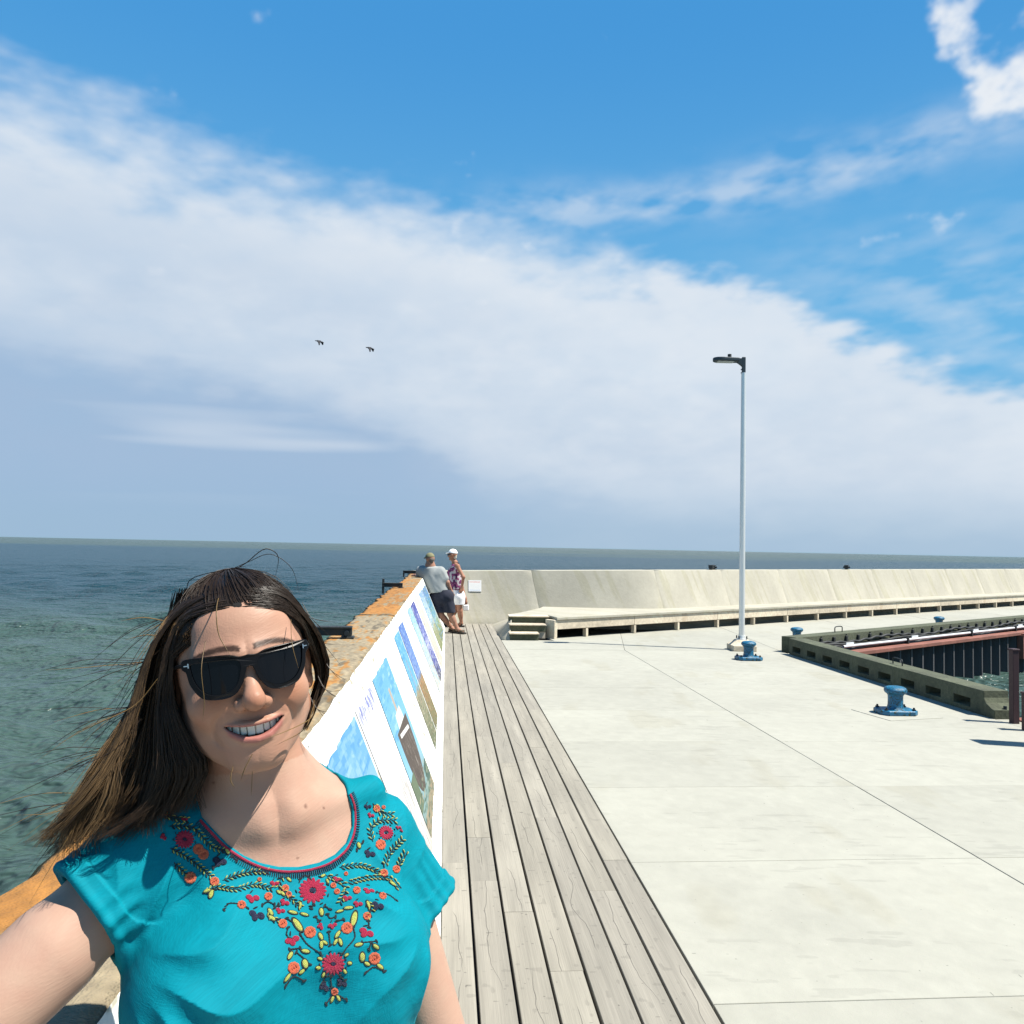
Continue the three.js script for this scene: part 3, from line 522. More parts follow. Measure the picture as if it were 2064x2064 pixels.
(function sheetPiles() {
  const q = BL(0, 0.62), s = thing('sheet_pile_wall', 'dark steel sheet piling with pinkish capping beam on the far side of the basin', 'quay wall', [q[0], 0, -q[1]], PH);
  part(s, 'capping_beam', merge([box(40, 0.075, 0.10, 20, -0.055, 0.052, 0.012), box(40, 0.022, 0.26, 20, GROUND - 0.016, -0.128, 0.004)]), M.rust);
  // trough-shaped piles, each with its interlock rib
  const pitch = 0.452;
  const sh = (() => { const s2 = new THREE.Shape([[0, 0], [0.06, 0], [0.13, -0.20], [0.33, -0.20], [0.40, 0], [pitch, 0], [pitch, -0.02], [0.41, -0.02], [0.34, -0.22], [0.12, -0.22], [0.05, -0.02], [0, -0.02]].map(([a, b]) => new THREE.Vector2(a, b))); const g = new THREE.ExtrudeGeometry(s2, { depth: 2.6, bevelEnabled: false }); g.rotateX(-Math.PI / 2); g.scale(1, 1, -1); g.translate(0, -2.7, 0); const p = g.attributes.position; for (const a of [p, g.attributes.uv]) for (let i = 0; i < p.count; i += 3) for (let c = 0; c < a.itemSize; c++) { const n = a.itemSize, x = a.array[(i + 1) * n + c]; a.array[(i + 1) * n + c] = a.array[(i + 2) * n + c]; a.array[(i + 2) * n + c] = x; } g.computeVertexNormals(); return boxUV(g); })();
  const rib = box(0.055, 2.55, 0.03, pitch - 0.01, -1.375, 0.006, 0.006);
  for (let i = -3; i < 70; i++) { const m = part(s, 'sheet_pile', sh, M.sheet); m.position.set(0.25 + i * pitch, 0, 0.0); part(m, 'interlock', rib, M.sheet); }
  // big rust-red waling plate to the right
  part(s, 'waling_plate', merge([box(6, 0.56, 0.05, 8.45 + 3, -0.36, 0.14, 0.01), box(0.05, 0.56, 0.14, 8.45, -0.36, 0.09, 0.006), box(6, 0.05, 0.16, 8.45 + 3, -0.075, 0.10, 0.006)]), M.rust, 'large rust red plate below the capping');
  // near side facing of the basin
})();
(function nearEdge() {
  const [x, f] = uvP(6.2, 8.3), s = thing('edge_plate', 'pinkish steel edge plate of the quay beyond the end of the kerb', 'edge plate', [x, 0, -f], TH);
  part(s, 'plate', box(0.17, 0.05, 12, 0.09, GROUND - 0.012, 6.0, 0.006), M.rust); part(s, 'skirt', box(0.02, 0.5, 12, 0.185, GROUND - 0.27, 6.0, 0.004), M.rust);
})();
// mooring ladder posts in the gap
(function posts() {
  const list = [[2042.5, 8.55, 0.75, 'tall brown steel post standing at the end of the dark kerb'], [2068, 8.2, 0.35, 'short dark steel post at the right edge of the quay']];
  for (const [px, d, h, label] of list) {
    const X = (px - 1032) / 1600 * d, p = thing('ladder_post', label, 'post', [X, -1.6, -d], TH, 'steel posts of the quay ladder');
    part(p, 'post', box(0.072, 1.6 + h, 0.072, 0, (1.6 + h) / 2, 0, 0.008), M.brownSteel); part(p, 'post_cap', box(0.084, 0.02, 0.084, 0, 1.6 + h + 0.008, 0, 0.004), M.brownSteel);
  }
})();
// upright board just outside the picture whose shadow crosses the slabs at the right edge
(function lifebuoy() {
  const [x, f] = uvP(5.98, 7.02), p = thing('safety_post', 'grey safety equipment post at the quay edge', 'post', [x, GROUND, -f], TH);
  part(p, 'post', box(0.10, 1.55, 0.20, 0, 0.775, 0, 0.01), M.darkSteel); part(p, 'foot', box(0.2, 0.02, 0.3, 0, 0.01, 0, 0.004), M.darkSteel);
})();

// ---------------------------------------------------------------- bollards
const bollardParts = (() => {
  const post = new THREE.LatheGeometry([[0.0, 0.03], [0.125, 0.03], [0.108, 0.05], [0.088, 0.068], [0.080, 0.10], [0.078, 0.17], [0.080, 0.205], [0.092, 0.222]].map(([r, y]) => new THREE.Vector2(r, y)), 36);
  const cap = new THREE.LatheGeometry([[0.0, 0.22], [0.088, 0.22], [0.108, 0.232], [0.119, 0.25], [0.119, 0.27], [0.108, 0.288], [0.088, 0.299], [0.045, 0.307], [0, 0.309]].map(([r, y]) => new THREE.Vector2(r, y)), 36);
  const s = new THREE.Shape(), w = 0.205, h = 0.15, c = 0.06; s.moveTo(-w + c, -h); s.lineTo(w - c, -h); s.lineTo(w, -h + c); s.lineTo(w, h - c); s.lineTo(w - c, h); s.lineTo(-w + c, h); s.lineTo(-w, h - c); s.lineTo(-w, -h + c); s.closePath();
  const base = new THREE.ExtrudeGeometry(s, { depth: 0.03, bevelEnabled: true, bevelSize: 0.012, bevelThickness: 0.012, bevelOffset: -0.012, bevelSegments: 3 }); base.rotateX(-Math.PI / 2); base.translate(0, 0.014, 0);
  const bolt = merge([cyl(0.021, 0.021, 0.014, 0, 0.007, 0, 6), cyl(0.011, 0.011, 0.028, 0, 0.018, 0, 10)]);
  return { post, cap, base, bolt };
})();
function bollard(u, v, label, turn, xf) {
  const [x, f] = xf ?? uvP(u, v), b = thing('mooring_bollard', label, 'bollard', [x, GROUND, -f], turn, 'blue mooring bollards on the quay');
  part(b, 'base_plate', bollardParts.base, M.blue); part(b, 'post', bollardParts.post, M.blue); part(b, 'cap', bollardParts.cap, M.blue);
  for (const [sx, sz] of [[1, 1], [1, -1], [-1, 1], [-1, -1]]) { const m = part(b, 'bolt', bollardParts.bolt, M.bolt); m.position.set(sx * 0.155, 0.055, sz * 0.1); }
}
bollard(5.02, 8.53, 'nearest blue mooring bollard, standing alone on the open slabs', 0.05);
bollard(4.97, 12.71, 'blue mooring bollard in front of the lamp post base', 0.05);
bollard(0, 0, 'blue mooring bollard peeping over the corner of the dark kerb', PH, [5.62, 15.62]);
bollard(0, 0, 'blue mooring bollard behind the middle of the far kerb', PH, [10.28, 19.1]);
bollard(0, 0, 'farthest blue mooring bollard, cut off by the right edge', PH, [14.72, 22.6]);
// the square patch of newer concrete the nearest bollard is set in
{
  const [x, f] = uvP(5.02, 8.53), p = thing('bollard_pad', 'square patch of paler concrete round the nearest bollard', 'concrete patch', [x, GROUND, -f], 0.3);
  part(p, 'patch', slab([[-0.34, -0.3], [0.36, -0.3], [0.36, 0.3], [-0.34, 0.3]], -0.004, 0.004, 0.001), M.pave[2]);
}

// ---------------------------------------------------------------- street lamp
(function lamp() {
  const l = thing('street_lamp', 'tall slim aluminium street lamp with one dark head on the quay', 'lamp post', [4.17, GROUND, -14.34], 0.02);
  part(l, 'base_block', merge([box(0.42, 0.10, 0.42, 0, 0.05, 0, 0.012), (() => { const g = new THREE.CylinderGeometry(0.14, 0.28, 0.09, 4, 1).rotateY(Math.PI / 4).translate(0, 0.145, 0); return boxUV(g.toNonIndexed()); })()]), M.fascia[0]);
  part(l, 'flange', merge([cyl(0.095, 0.09, 0.02, 0, 0.20, 0, 20), cyl(0.07, 0.06, 0.06, 0, 0.235, 0, 20)]), M.alu);
  for (const [a, b] of [[1, 1], [1, -1], [-1, 1], [-1, -1]]) part(l, 'anchor_bolt', cyl(0.012, 0.012, 0.05, a * 0.07, 0.23, b * 0.07, 8), M.bolt);
  part(l, 'pole', new THREE.CylinderGeometry(0.043, 0.052, 4.82, 14).translate(0, 0.2 + 2.41, 0), M.alu);
  const a = part(l, 'lamp_arm', merge([box(0.062, 0.36, 0.062, 0, 5.13, 0, 0.012), box(0.012, 0.02, 0.02, -0.045, 5.02, 0, 0.002), box(0.012, 0.02, 0.02, -0.045, 5.08, 0, 0.002), (() => { const s = new THREE.Shape(); s.moveTo(0.0, 0.115); s.lineTo(-0.17, 0.10); s.lineTo(-0.17, 0.055); s.bezierCurveTo(-0.09, 0.03, -0.05, -0.01, 0.0, -0.06); s.closePath(); const g = new THREE.ExtrudeGeometry(s, { depth: 0.05, bevelEnabled: true, bevelSize: 0.004, bevelThickness: 0.004, bevelSegments: 1 }); return g.translate(0, 5.17, -0.025); })()]), M.lampDark);
  const hs = new THREE.Shape(); hs.moveTo(-0.10, -0.085); hs.lineTo(-0.38, -0.12); hs.quadraticCurveTo(-0.56, -0.12, -0.565, 0); hs.quadraticCurveTo(-0.56, 0.12, -0.38, 0.12); hs.lineTo(-0.10, 0.085); hs.closePath();
  const hd = new THREE.ExtrudeGeometry(hs, { depth: 0.035, bevelEnabled: true, bevelSize: 0.018, bevelThickness: 0.018, bevelOffset: -0.018, bevelSegments: 3 }); hd.rotateX(-Math.PI / 2).translate(0, 5.232, 0);
  part(l, 'lamp_head', hd, M.lampDark); part(l, 'lens', box(0.30, 0.008, 0.16, -0.34, 5.211, 0, 0.003), std({ color: lin(0.5, 0.52, 0.5), roughness: 0.3 }));
  part(l, 'light_sensor', merge([cyl(0.036, 0.034, 0.06, -0.26, 5.325, 0, 18), cyl(0.03, 0.036, 0.012, -0.26, 5.292, 0, 18)]), M.rubber);
})();

// ---------------------------------------------------------------- two birds
(function birds() {
  const dark = std({ color: lin(0.012, 0.014, 0.022), roughness: 0.8 });
  const mk = (px, py, label) => {
    const d = 60, c = at(px, py, d), b = thing('flying_bird', label, 'bird', [c.x, c.y, c.z], 0.3, 'dark birds flying over the lake');
    const k = d / 1600; // metres per photograph pixel
    const body = new THREE.LatheGeometry([[0, -9], [0.5, -8.5], [0.9, -6], [1.7, -2], [1.9, 1], [1.4, 4], [0.8, 5.5], [1.1, 6.6], [0.9, 7.5], [0.35, 8.6], [0, 10]].map(([r, y]) => new THREE.Vector2(Math.max(r, 0.001) * k, y * k)), 12);
    body.rotateZ(Math.PI / 2 - 0.15); part(b, 'body', body, dark);
    const wing = (pts, z) => { const s = new THREE.Shape(pts.map(([x, y]) => new THREE.Vector2(x * k, y * k))); return new THREE.ExtrudeGeometry(s, { depth: 0.03, bevelEnabled: true, bevelSize: 0.02, bevelThickness: 0.02, bevelSegments: 1 }).translate(0, 0, z); };
    part(b, 'wing', wing([[-4.5, 1], [2, 0.8], [0.8, -4], [0, -10], [-1.2, -10.8], [-2, -6]], 0.05).rotateX(-0.5), dark);
    part(b, 'wing', wing([[0.5, 0.6], [6, -0.5], [7.6, -3], [7.4, -6], [6.2, -6.6], [3.2, -2]], -0.1).rotateX(0.5), dark);
  };
  mk(644, 688.5, 'left of the two dark birds flying over the lake');
  mk(746, 702, 'right of the two dark birds flying over the lake');
})();
// ---------------------------------------------------------------- bodies: distance fields meshed with surface nets on a sparse grid
const smin = (a, b, k) => { const h = Math.max(k - Math.abs(a - b), 0) / k; return Math.min(a, b) - h * h * k * 0.25; };
const smax = (a, b, k) => -smin(-a, -b, k);
const ell = (x, y, z, a, b, c) => { const k0 = Math.hypot(x / a, y / b, z / c), k1 = Math.hypot(x / (a * a), y / (b * b), z / (c * c)); return k1 < 1e-9 ? -Math.min(a, b, c) : k0 * (k0 - 1) / k1; };
function cap(px, py, pz, ax, ay, az, bx, by, bz, r0, r1) {
  const dx = bx - ax, dy = by - ay, dz = bz - az, qx = px - ax, qy = py - ay, qz = pz - az;
  const t = clamp((qx * dx + qy * dy + qz * dz) / (dx * dx + dy * dy + dz * dz), 0, 1);
  return Math.hypot(qx - dx * t, qy - dy * t, qz - dz * t) - (r0 + (r1 - r0) * t);
}
const capV = (p, a, b, r0, r1) => cap(p[0], p[1], p[2], a.x, a.y, a.z, b.x, b.y, b.z, r0, r1);
function meshField(f, lo, hi, h, colorFn, opts = {}) {
  const B = 8, n = [0, 1, 2].map((i) => Math.ceil((hi[i] - lo[i]) / h / B)), N = n.map((q) => q * B), half = B * h * 0.866 * (opts.slack ?? 1.25) + h * 2;
  const P = (i, a) => lo[a] + i * h, verts = [], map = new Map(), key = (i, j, k) => (i * (N[1] + 2) + j) * (N[2] + 2) + k, quads = [];
  const S = B + 1, buf = new Float32Array(S * S * S), p = [0, 0, 0];
  const cornerOff = [[0, 0, 0], [1, 0, 0], [0, 1, 0], [1, 1, 0], [0, 0, 1], [1, 0, 1], [0, 1, 1], [1, 1, 1]], edges = [[0, 1], [2, 3], [4, 5], [6, 7], [0, 2], [1, 3], [4, 6], [5, 7], [0, 4], [1, 5], [2, 6], [3, 7]];
  const ev = (x, y, z) => { p[0] = x; p[1] = y; p[2] = z; return f(p); };
  for (let bi = 0; bi < n[0]; bi++) for (let bj = 0; bj < n[1]; bj++) for (let bk = 0; bk < n[2]; bk++) {
    if (Math.abs(ev(P(bi * B + B / 2, 0), P(bj * B + B / 2, 1), P(bk * B + B / 2, 2))) > half) continue;
    let neg = false, posi = false;
    for (let i = 0; i < S; i++) for (let j = 0; j < S; j++) for (let k = 0; k < S; k++) { const d = ev(P(bi * B + i, 0), P(bj * B + j, 1), P(bk * B + k, 2)); buf[(i * S + j) * S + k] = d; if (d < 0) neg = true; else posi = true; }
    if (!neg || !posi) continue;
    for (let i = 0; i < B; i++) for (let j = 0; j < B; j++) for (let k = 0; k < B; k++) {
      let m = 0; const v = [];
      for (let c = 0; c < 8; c++) { const o = cornerOff[c], d = buf[((i + o[0]) * S + j + o[1]) * S + k + o[2]]; v.push(d); if (d < 0) m |= 1 << c; }
      if (m === 0 || m === 255) continue;
      let x = 0, y = 0, z = 0, q = 0;
      for (const [a, b] of edges) { if (((m >> a) & 1) === ((m >> b) & 1)) continue; const t = v[a] / (v[a] - v[b]), oa = cornerOff[a], ob = cornerOff[b]; x += oa[0] + (ob[0] - oa[0]) * t; y += oa[1] + (ob[1] - oa[1]) * t; z += oa[2] + (ob[2] - oa[2]) * t; q++; }
      const gi = bi * B + i, gj = bj * B + j, gk = bk * B + k;
      map.set(key(gi, gj, gk), verts.length / 3); verts.push(P(gi + x / q, 0), P(gj + y / q, 1), P(gk + z / q, 2));
      const s0 = m & 1;
      if (s0 !== ((m >> 1) & 1)) quads.push([gi, gj, gk, 0, s0]); if (s0 !== ((m >> 2) & 1)) quads.push([gi, gj, gk, 1, s0]); if (s0 !== ((m >> 4) & 1)) quads.push([gi, gj, gk, 2, s0]);
    }
  }
  const idx = [];
  for (const [i, j, k, a, s] of quads) {
    const o = a === 0 ? [[0, 0, 0], [0, -1, 0], [0, -1, -1], [0, 0, -1]] : a === 1 ? [[0, 0, 0], [0, 0, -1], [-1, 0, -1], [-1, 0, 0]] : [[0, 0, 0], [-1, 0, 0], [-1, -1, 0], [0, -1, 0]];
    const q = o.map(([x, y, z]) => map.get(key(i + x, j + y, k + z))); if (q.some((t) => t === undefined)) continue;
    if (s) idx.push(q[0], q[1], q[2], q[0], q[2], q[3]); else idx.push(q[0], q[2], q[1], q[0], q[3], q[2]);
  }
  const V = verts.length / 3, nor = new Float32Array(V * 3), col = colorFn ? new Float32Array(V * 3) : null, e = h * 0.45, uv = new Float32Array(V * 2);
  for (let i = 0; i < V; i++) {
    const x = verts[3 * i], y = verts[3 * i + 1], z = verts[3 * i + 2];
    let gx = ev(x + e, y, z) - ev(x - e, y, z), gy = ev(x, y + e, z) - ev(x, y - e, z), gz = ev(x, y, z + e) - ev(x, y, z - e); const l = Math.hypot(gx, gy, gz) || 1; gx /= l; gy /= l; gz /= l;
    const d = clamp(ev(x, y, z) / Math.max(l / (2 * e), 0.5), -h * 0.5, h * 0.5); verts[3 * i] -= gx * d; verts[3 * i + 1] -= gy * d; verts[3 * i + 2] -= gz * d;
    nor[3 * i] = gx; nor[3 * i + 1] = gy; nor[3 * i + 2] = gz; uv[2 * i] = x + z * 0.6; uv[2 * i + 1] = y + z * 0.35;
    if (col) { const c = colorFn(verts[3 * i], verts[3 * i + 1], verts[3 * i + 2], gx, gy, gz); col[3 * i] = c[0]; col[3 * i + 1] = c[1]; col[3 * i + 2] = c[2]; }
  }
  const g = new THREE.BufferGeometry(); g.setAttribute('position', new THREE.Float32BufferAttribute(verts, 3)); g.setAttribute('normal', new THREE.BufferAttribute(nor, 3)); g.setAttribute('uv', new THREE.BufferAttribute(uv, 2));
  if (col) g.setAttribute('color', new THREE.BufferAttribute(col, 3)); g.setIndex(idx); return g;
}
class Frame {
  constructor(o, yaw, pitch, roll) { // yaw: facing turned to +x from +z; pitch: facing up; roll: top leaning to -x
    this.o = o; const f = V3(Math.sin(yaw) * Math.cos(pitch), Math.sin(pitch), Math.cos(yaw) * Math.cos(pitch)), r0 = V3(0, 1, 0).cross(f).normalize(), u0 = f.clone().cross(r0);
    this.z = f; this.y = u0.clone().multiplyScalar(Math.cos(roll)).addScaledVector(r0, -Math.sin(roll)); this.x = r0.clone().multiplyScalar(Math.cos(roll)).addScaledVector(u0, Math.sin(roll));
    this.a = [this.x, this.y, this.z].map((v) => [v.x, v.y, v.z]); this.oa = [o.x, o.y, o.z];
  }
  loc(p, out) { const x = p[0] - this.oa[0], y = p[1] - this.oa[1], z = p[2] - this.oa[2], a = this.a; out[0] = x * a[0][0] + y * a[0][1] + z * a[0][2]; out[1] = x * a[1][0] + y * a[1][1] + z * a[1][2]; out[2] = x * a[2][0] + y * a[2][1] + z * a[2][2]; return out; }
  pt(x, y, z) { return this.o.clone().addScaledVector(this.x, x).addScaledVector(this.y, y).addScaledVector(this.z, z); }
  dir(x, y, z) { return V3(0, 0, 0).addScaledVector(this.x, x).addScaledVector(this.y, y).addScaledVector(this.z, z); }
}
// ---------------------------------------------------------------- the woman taking the picture
const skinBump = tex(512, 512, (u, v) => { const q = fbmT(u, v, 90, 90, 401, 2) * 0.6 + fbmT(u, v, 20, 20, 405, 3) * 0.4; return [q, q, q]; }, false, [1 / 0.12, 1 / 0.12]);
(function woman() {
  const bridge = at(501, 1343, 0.868), los = Math.atan2(-bridge.x, -bridge.z);
  const HF0 = new Frame(V3(0, 0, 0), los + 0.10, 0.07, 0.145);
  const HF = new Frame(bridge.clone().sub(HF0.dir(0, 0.006, 0.0885)), los + 0.10, 0.07, 0.145);
  const notch = at(560, 1652, 0.925);
  const TF = new Frame(notch, los + 0.20, 0.12, 0.045);
  // ---- head
  const hl = [0, 0, 0], tl = [0, 0, 0];
  const mouthC = (ax) => -0.0645 + 0.0085 * (ax / 0.03) ** 2, mouthH = (ax) => ax < 0.0315 ? 0.0056 * Math.pow(1 - (ax / 0.0315) ** 2, 0.75) : 0;
  function headField(x, y, z) {
    const ax = Math.abs(x);
    let d = ell(x, y - 0.024, z + 0.012, 0.0735, 0.079, 0.093);
    d = smin(d, ell(x, y + 0.026, z - 0.018, 0.0635, 0.080, 0.067), 0.03);
    d = smin(d, cap(ax, y, z, 0.052, -0.058, -0.004, 0.015, -0.094, 0.056, 0.0205, 0.0165), 0.03);
    d = smin(d, Math.hypot(x * 0.85, y + 0.0945, z - 0.0655) - 0.0145, 0.022);
    d = smin(d, ell(ax - 0.039, y + 0.032, z - 0.058, 0.025, 0.021, 0.021), 0.022);
    d = smin(d, cap(ax, y, z, 0.008, 0.018, 0.0795, 0.046, 0.020, 0.063, 0.0105, 0.0095), 0.016);
    d = smin(d, ell(x, y - 0.046, z - 0.054, 0.048, 0.032, 0.020), 0.02);
    // muzzle
    d = smin(d, ell(x, y + 0.066, z - 0.063, 0.034, 0.024, 0.0205), 0.018);
    // nose
    d = smin(d, cap(x, y, z, 0, 0.004, 0.083, 0, -0.027, 0.1035, 0.0072, 0.0098), 0.012);
    d = smin(d, Math.hypot(x, y + 0.0295, z - 0.1045) - 0.0105, 0.008);
    d = smin(d, ell(ax - 0.0125, y + 0.0335, z - 0.0905, 0.0082, 0.0078, 0.0095), 0.006);
    d = smax(d, -(ell(ax - 0.0063, y + 0.0410, z - 0.0965, 0.0034, 0.0040, 0.0050)), 0.003);
    // smile folds
    d += 0.0017 * Math.exp(-(((Math.hypot(ax - 0.016, y + 0.060) - 0.0265) / 0.0035) ** 2)) * sstep(0.018, 0.028, ax) * sstep(-0.085, -0.07, y) * sstep(-0.034, -0.046, y) * (z > 0.03 ? 1 : 0);
    // lips
    const up = Math.min(cap(ax, y, z, 0, -0.0560, 0.0890, 0.012, -0.0556, 0.0875, 0.0034, 0.0034), cap(ax, y, z, 0.012, -0.0556, 0.0875, 0.0315, -0.0560, 0.0755, 0.0036, 0.0018));
    const dn = Math.min(cap(ax, y, z, 0, -0.0738, 0.0860, 0.013, -0.0720, 0.0845, 0.0042, 0.0038), cap(ax, y, z, 0.013, -0.0720, 0.0845, 0.0315, -0.0570, 0.0755, 0.0038, 0.0018));
    d = smin(d, Math.min(up, dn), 0.005);
    if (z > 0.035 && ax < 0.036) { const m = Math.max(Math.abs(y - mouthC(ax)) - mouthH(ax), ax - 0.0312, 0.058 - z); d = smax(d, -m, 0.0022); }
    // ears
    { const ex = ax - 0.076, ey = y + 0.007, ez = z + 0.014, c = Math.cos(0.42), s = Math.sin(0.42), qx = ex * c + ez * s, qz = -ex * s + ez * c, ty = ey * 0.98 + qz * 0.2, tz = qz * 0.98 - ey * 0.2;
      let e = ell(qx, ty, tz, 0.0058, 0.0315, 0.0185); e = smax(e, -ell(qx - 0.006, ty - 0.001, tz - 0.002, 0.006, 0.0225, 0.0120), 0.004); e = smin(e, ell(qx - 0.0005, ty + 0.004, tz - 0.004, 0.0045, 0.012, 0.004), 0.004); e = smin(e, ell(qx, ty + 0.027, tz - 0.003, 0.005, 0.009, 0.008), 0.006); d = smin(d, e, 0.008); }
    return d;
  }
  // ---- torso (origin: notch above the breastbone; x to her left, z to her front)
  const bust = (x, y, z) => smin(ell(x + 0.080, y + 0.175, z - 0.012, 0.080, 0.084, 0.074), ell(x - 0.080, y + 0.175, z - 0.012, 0.080, 0.084, 0.074), 0.05);
  function torsoField(x, y, z) {
    const ax = Math.abs(x);
    let d = ell(x, y + 0.15, z + 0.082, 0.150, 0.185, 0.100);
    d = smin(d, ell(x, y + 0.40, z + 0.080, 0.150, 0.22, 0.108), 0.10);
    d = smin(d, bust(x, y, z), 0.055);
    // shoulders, collar bones
    d = smin(d, cap(x, y, z, -0.138, -0.030, -0.078, 0.0, 0.012, -0.085, 0.048, 0.050), 0.05);
    d = smin(d, cap(x, y, z, 0.134, -0.062, -0.078, 0.0, 0.012, -0.085, 0.048, 0.050), 0.05);
    d = smin(d, cap(ax, y, z, 0.016, -0.002, -0.016, 0.13, 0.004, -0.052, 0.0085, 0.0085), 0.025);
    d = smax(d, -(Math.hypot(x * 0.8, y - 0.006, z - 0.012) - 0.014), 0.02);
    return d;
  }
  const neckTop = HF.pt(0, -0.045, -0.030), neckBot = TF.pt(0, 0.012, -0.072);
  const scmT = HF.pt(0.050, -0.045, -0.03), scmB = TF.pt(0.016, 0.004, -0.018), scmT2 = HF.pt(-0.050, -0.045, -0.03), scmB2 = TF.pt(-0.016, 0.004, -0.018);
  // arms; her right arm reaches towards the lens, her left hangs
  const shR = TF.pt(-0.142, -0.040, -0.070), shL = TF.pt(0.146, -0.082, -0.078);
  const elR = V3(-0.590, EYE - 0.555, -0.73), wrR = elR.clone().add(V3(0.125, 0.105, 0.185));
  const elL = at(890, 2075, 1.03).add(V3(0.012, -0.06, 0)), wrL = elL.clone().add(V3(0.035, -0.235, 0.06));
  const fingers = [];
  const hand = (wr, dir, side, palmN, curl) => { // palm, four fingers of different lengths, thumb from its side
    const d = dir.clone().normalize(), s = side.clone().normalize(), list = [], palm = wr.clone().addScaledVector(d, 0.075);
    list.push([wr, wr.clone().addScaledVector(d, 0.04), 0.024, 0.026]);
    for (let i = 0; i < 4; i++) { const o = (i - 1.5) * 0.0205, k = wr.clone().addScaledVector(d, 0.082 - Math.abs(i - 1.2) * 0.004).addScaledVector(s, o); list.push([wr.clone().addScaledVector(d, 0.02).addScaledVector(s, o * 0.6), k, 0.0135, 0.0105]);
      const L = [0.042, 0.047, 0.044, 0.034][i]; let q = k, dd = d.clone(); for (let j = 0; j < 3; j++) { dd = dd.clone().addScaledVector(palmN, curl * (j ? 0.75 : 0.5)).normalize(); const e = q.clone().addScaledVector(dd, L * [1, 0.7, 0.55][j]); list.push([q, e, 0.0095 - j * 0.001, 0.0088 - j * 0.001]); q = e; } }
    const t0 = wr.clone().addScaledVector(d, 0.022).addScaledVector(s, -0.022), t1 = t0.clone().addScaledVector(s, -0.028).addScaledVector(d, 0.030).addScaledVector(palmN, 0.012), t2 = t1.clone().addScaledVector(s, -0.006).addScaledVector(d, 0.030).addScaledVector(palmN, 0.012), t3 = t2.clone().addScaledVector(d, 0.024).addScaledVector(palmN, 0.010);
    list.push([t0, t1, 0.015, 0.0115], [t1, t2, 0.011, 0.0095], [t2, t3, 0.0095, 0.0080]); fingers.push(list);
  };
  hand(wrR, V3(0.5, 0.42, 0.74), V3(-0.2, 1, -0.4), V3(0.9, -0.1, -0.3), 0.35);
  hand(wrL, V3(0.06, -1, 0.12), V3(0.1, 0.1, -1), V3(-1, -0.05, 0), 0.22);
  const handBox = fingers.map((l) => { const c = V3(0, 0, 0); l.forEach(([a]) => c.add(a)); return c.multiplyScalar(1 / l.length); });
  function body(p) {
    HF.loc(p, hl); TF.loc(p, tl);
    const dh = Math.hypot(hl[0], hl[1], hl[2]);
    let d = dh < 0.19 ? headField(hl[0], hl[1], hl[2]) : dh - 0.12;
    let nk = capV(p, neckTop, neckBot, 0.0475, 0.0535);
    nk = smin(nk, Math.min(capV(p, scmT, scmB, 0.011, 0.009), capV(p, scmT2, scmB2, 0.011, 0.009)), 0.022);
    d = smin(d, nk, 0.022);
    let t = torsoField(tl[0], tl[1], tl[2]);
    d = smin(d, t, 0.045);
    // arms: deltoid, biceps belly, elbow, forearm taper
    let ar = capV(p, shR, elR, 0.0475, 0.0385); ar = smin(ar, capV(p, shR.clone().lerp(elR, 0.35), shR.clone().lerp(elR, 0.6), 0.0465, 0.043), 0.02);
    ar = smin(ar, capV(p, elR, wrR, 0.0395, 0.0265), 0.03);
    let al = capV(p, shL, elL, 0.0475, 0.037); al = smin(al, capV(p, elL, wrL, 0.0375, 0.0255), 0.03);
    d = smin(d, ar, 0.03); d = smin(d, al, 0.022);
    for (let i = 0; i < 2; i++) { const c = handBox[i]; const hd = Math.hypot(p[0] - c.x, p[1] - c.y, p[2] - c.z); if (hd < 0.2) { let q = 9; for (const [a, b, r0, r1] of fingers[i]) q = smin(q, capV(p, a, b, r0, r1), 0.006); d = smin(d, q, 0.012); } else d = Math.min(d, hd - 0.13); }
    // ends inside the trousers
    return smax(d, -0.60 - tl[1], 0.01);
  }
  const moles = [[430, 1578, 0.0016], [616, 1625, 0.0018], [653, 1628, 0.001], [700, 1700, 0.001], [600, 1730, 0.0014]].map(([x, y, r]) => [at(x, y, 1).sub(camera.position).normalize(), r]);
  const skinCol = (x, y, z) => {
    HF.loc([x, y, z], hl); const [a, b, c] = hl, aa = Math.abs(a);
    const n = fbm3(x * 60, y * 60, z * 60, 3) - 0.5, n2 = fbm3(x * 16, y * 16, z * 16, 3) - 0.5;
    let r = 0.64 * (1 + n * 0.06 + n2 * 0.05), g = 0.405 * (1 + n * 0.18 + n2 * 0.18), bl = 0.300 * (1 + n * 0.18 + n2 * 0.22);
    const inHead = Math.hypot(a, b, c) < 0.16 && b > -0.12;
    if (inHead) {
      // warmer, redder face; flushed cheeks, nose and ears
      const flush = 0.55 * Math.exp(-(((aa - 0.042) / 0.02) ** 2 + ((b + 0.03) / 0.02) ** 2)) * (c > 0.02 ? 1 : 0) + 0.5 * Math.exp(-((aa / 0.014) ** 2 + ((b + 0.034) / 0.016) ** 2)) * (c > 0.08 ? 1 : 0) + 0.55 + (aa > 0.07 ? 0.5 : 0);
      r *= 1 - 0.14 * flush; g *= 1 - 0.36 * flush; bl *= 1 - 0.46 * flush;
      // brows: dark brown hair
      const bx = (aa - 0.031) / 0.024, by = b - (0.0245 + 0.0040 * (1 - bx * bx) - 0.002 * bx), bw = 0.0036 * (1 - 0.5 * sstep(0.2, 1, bx));
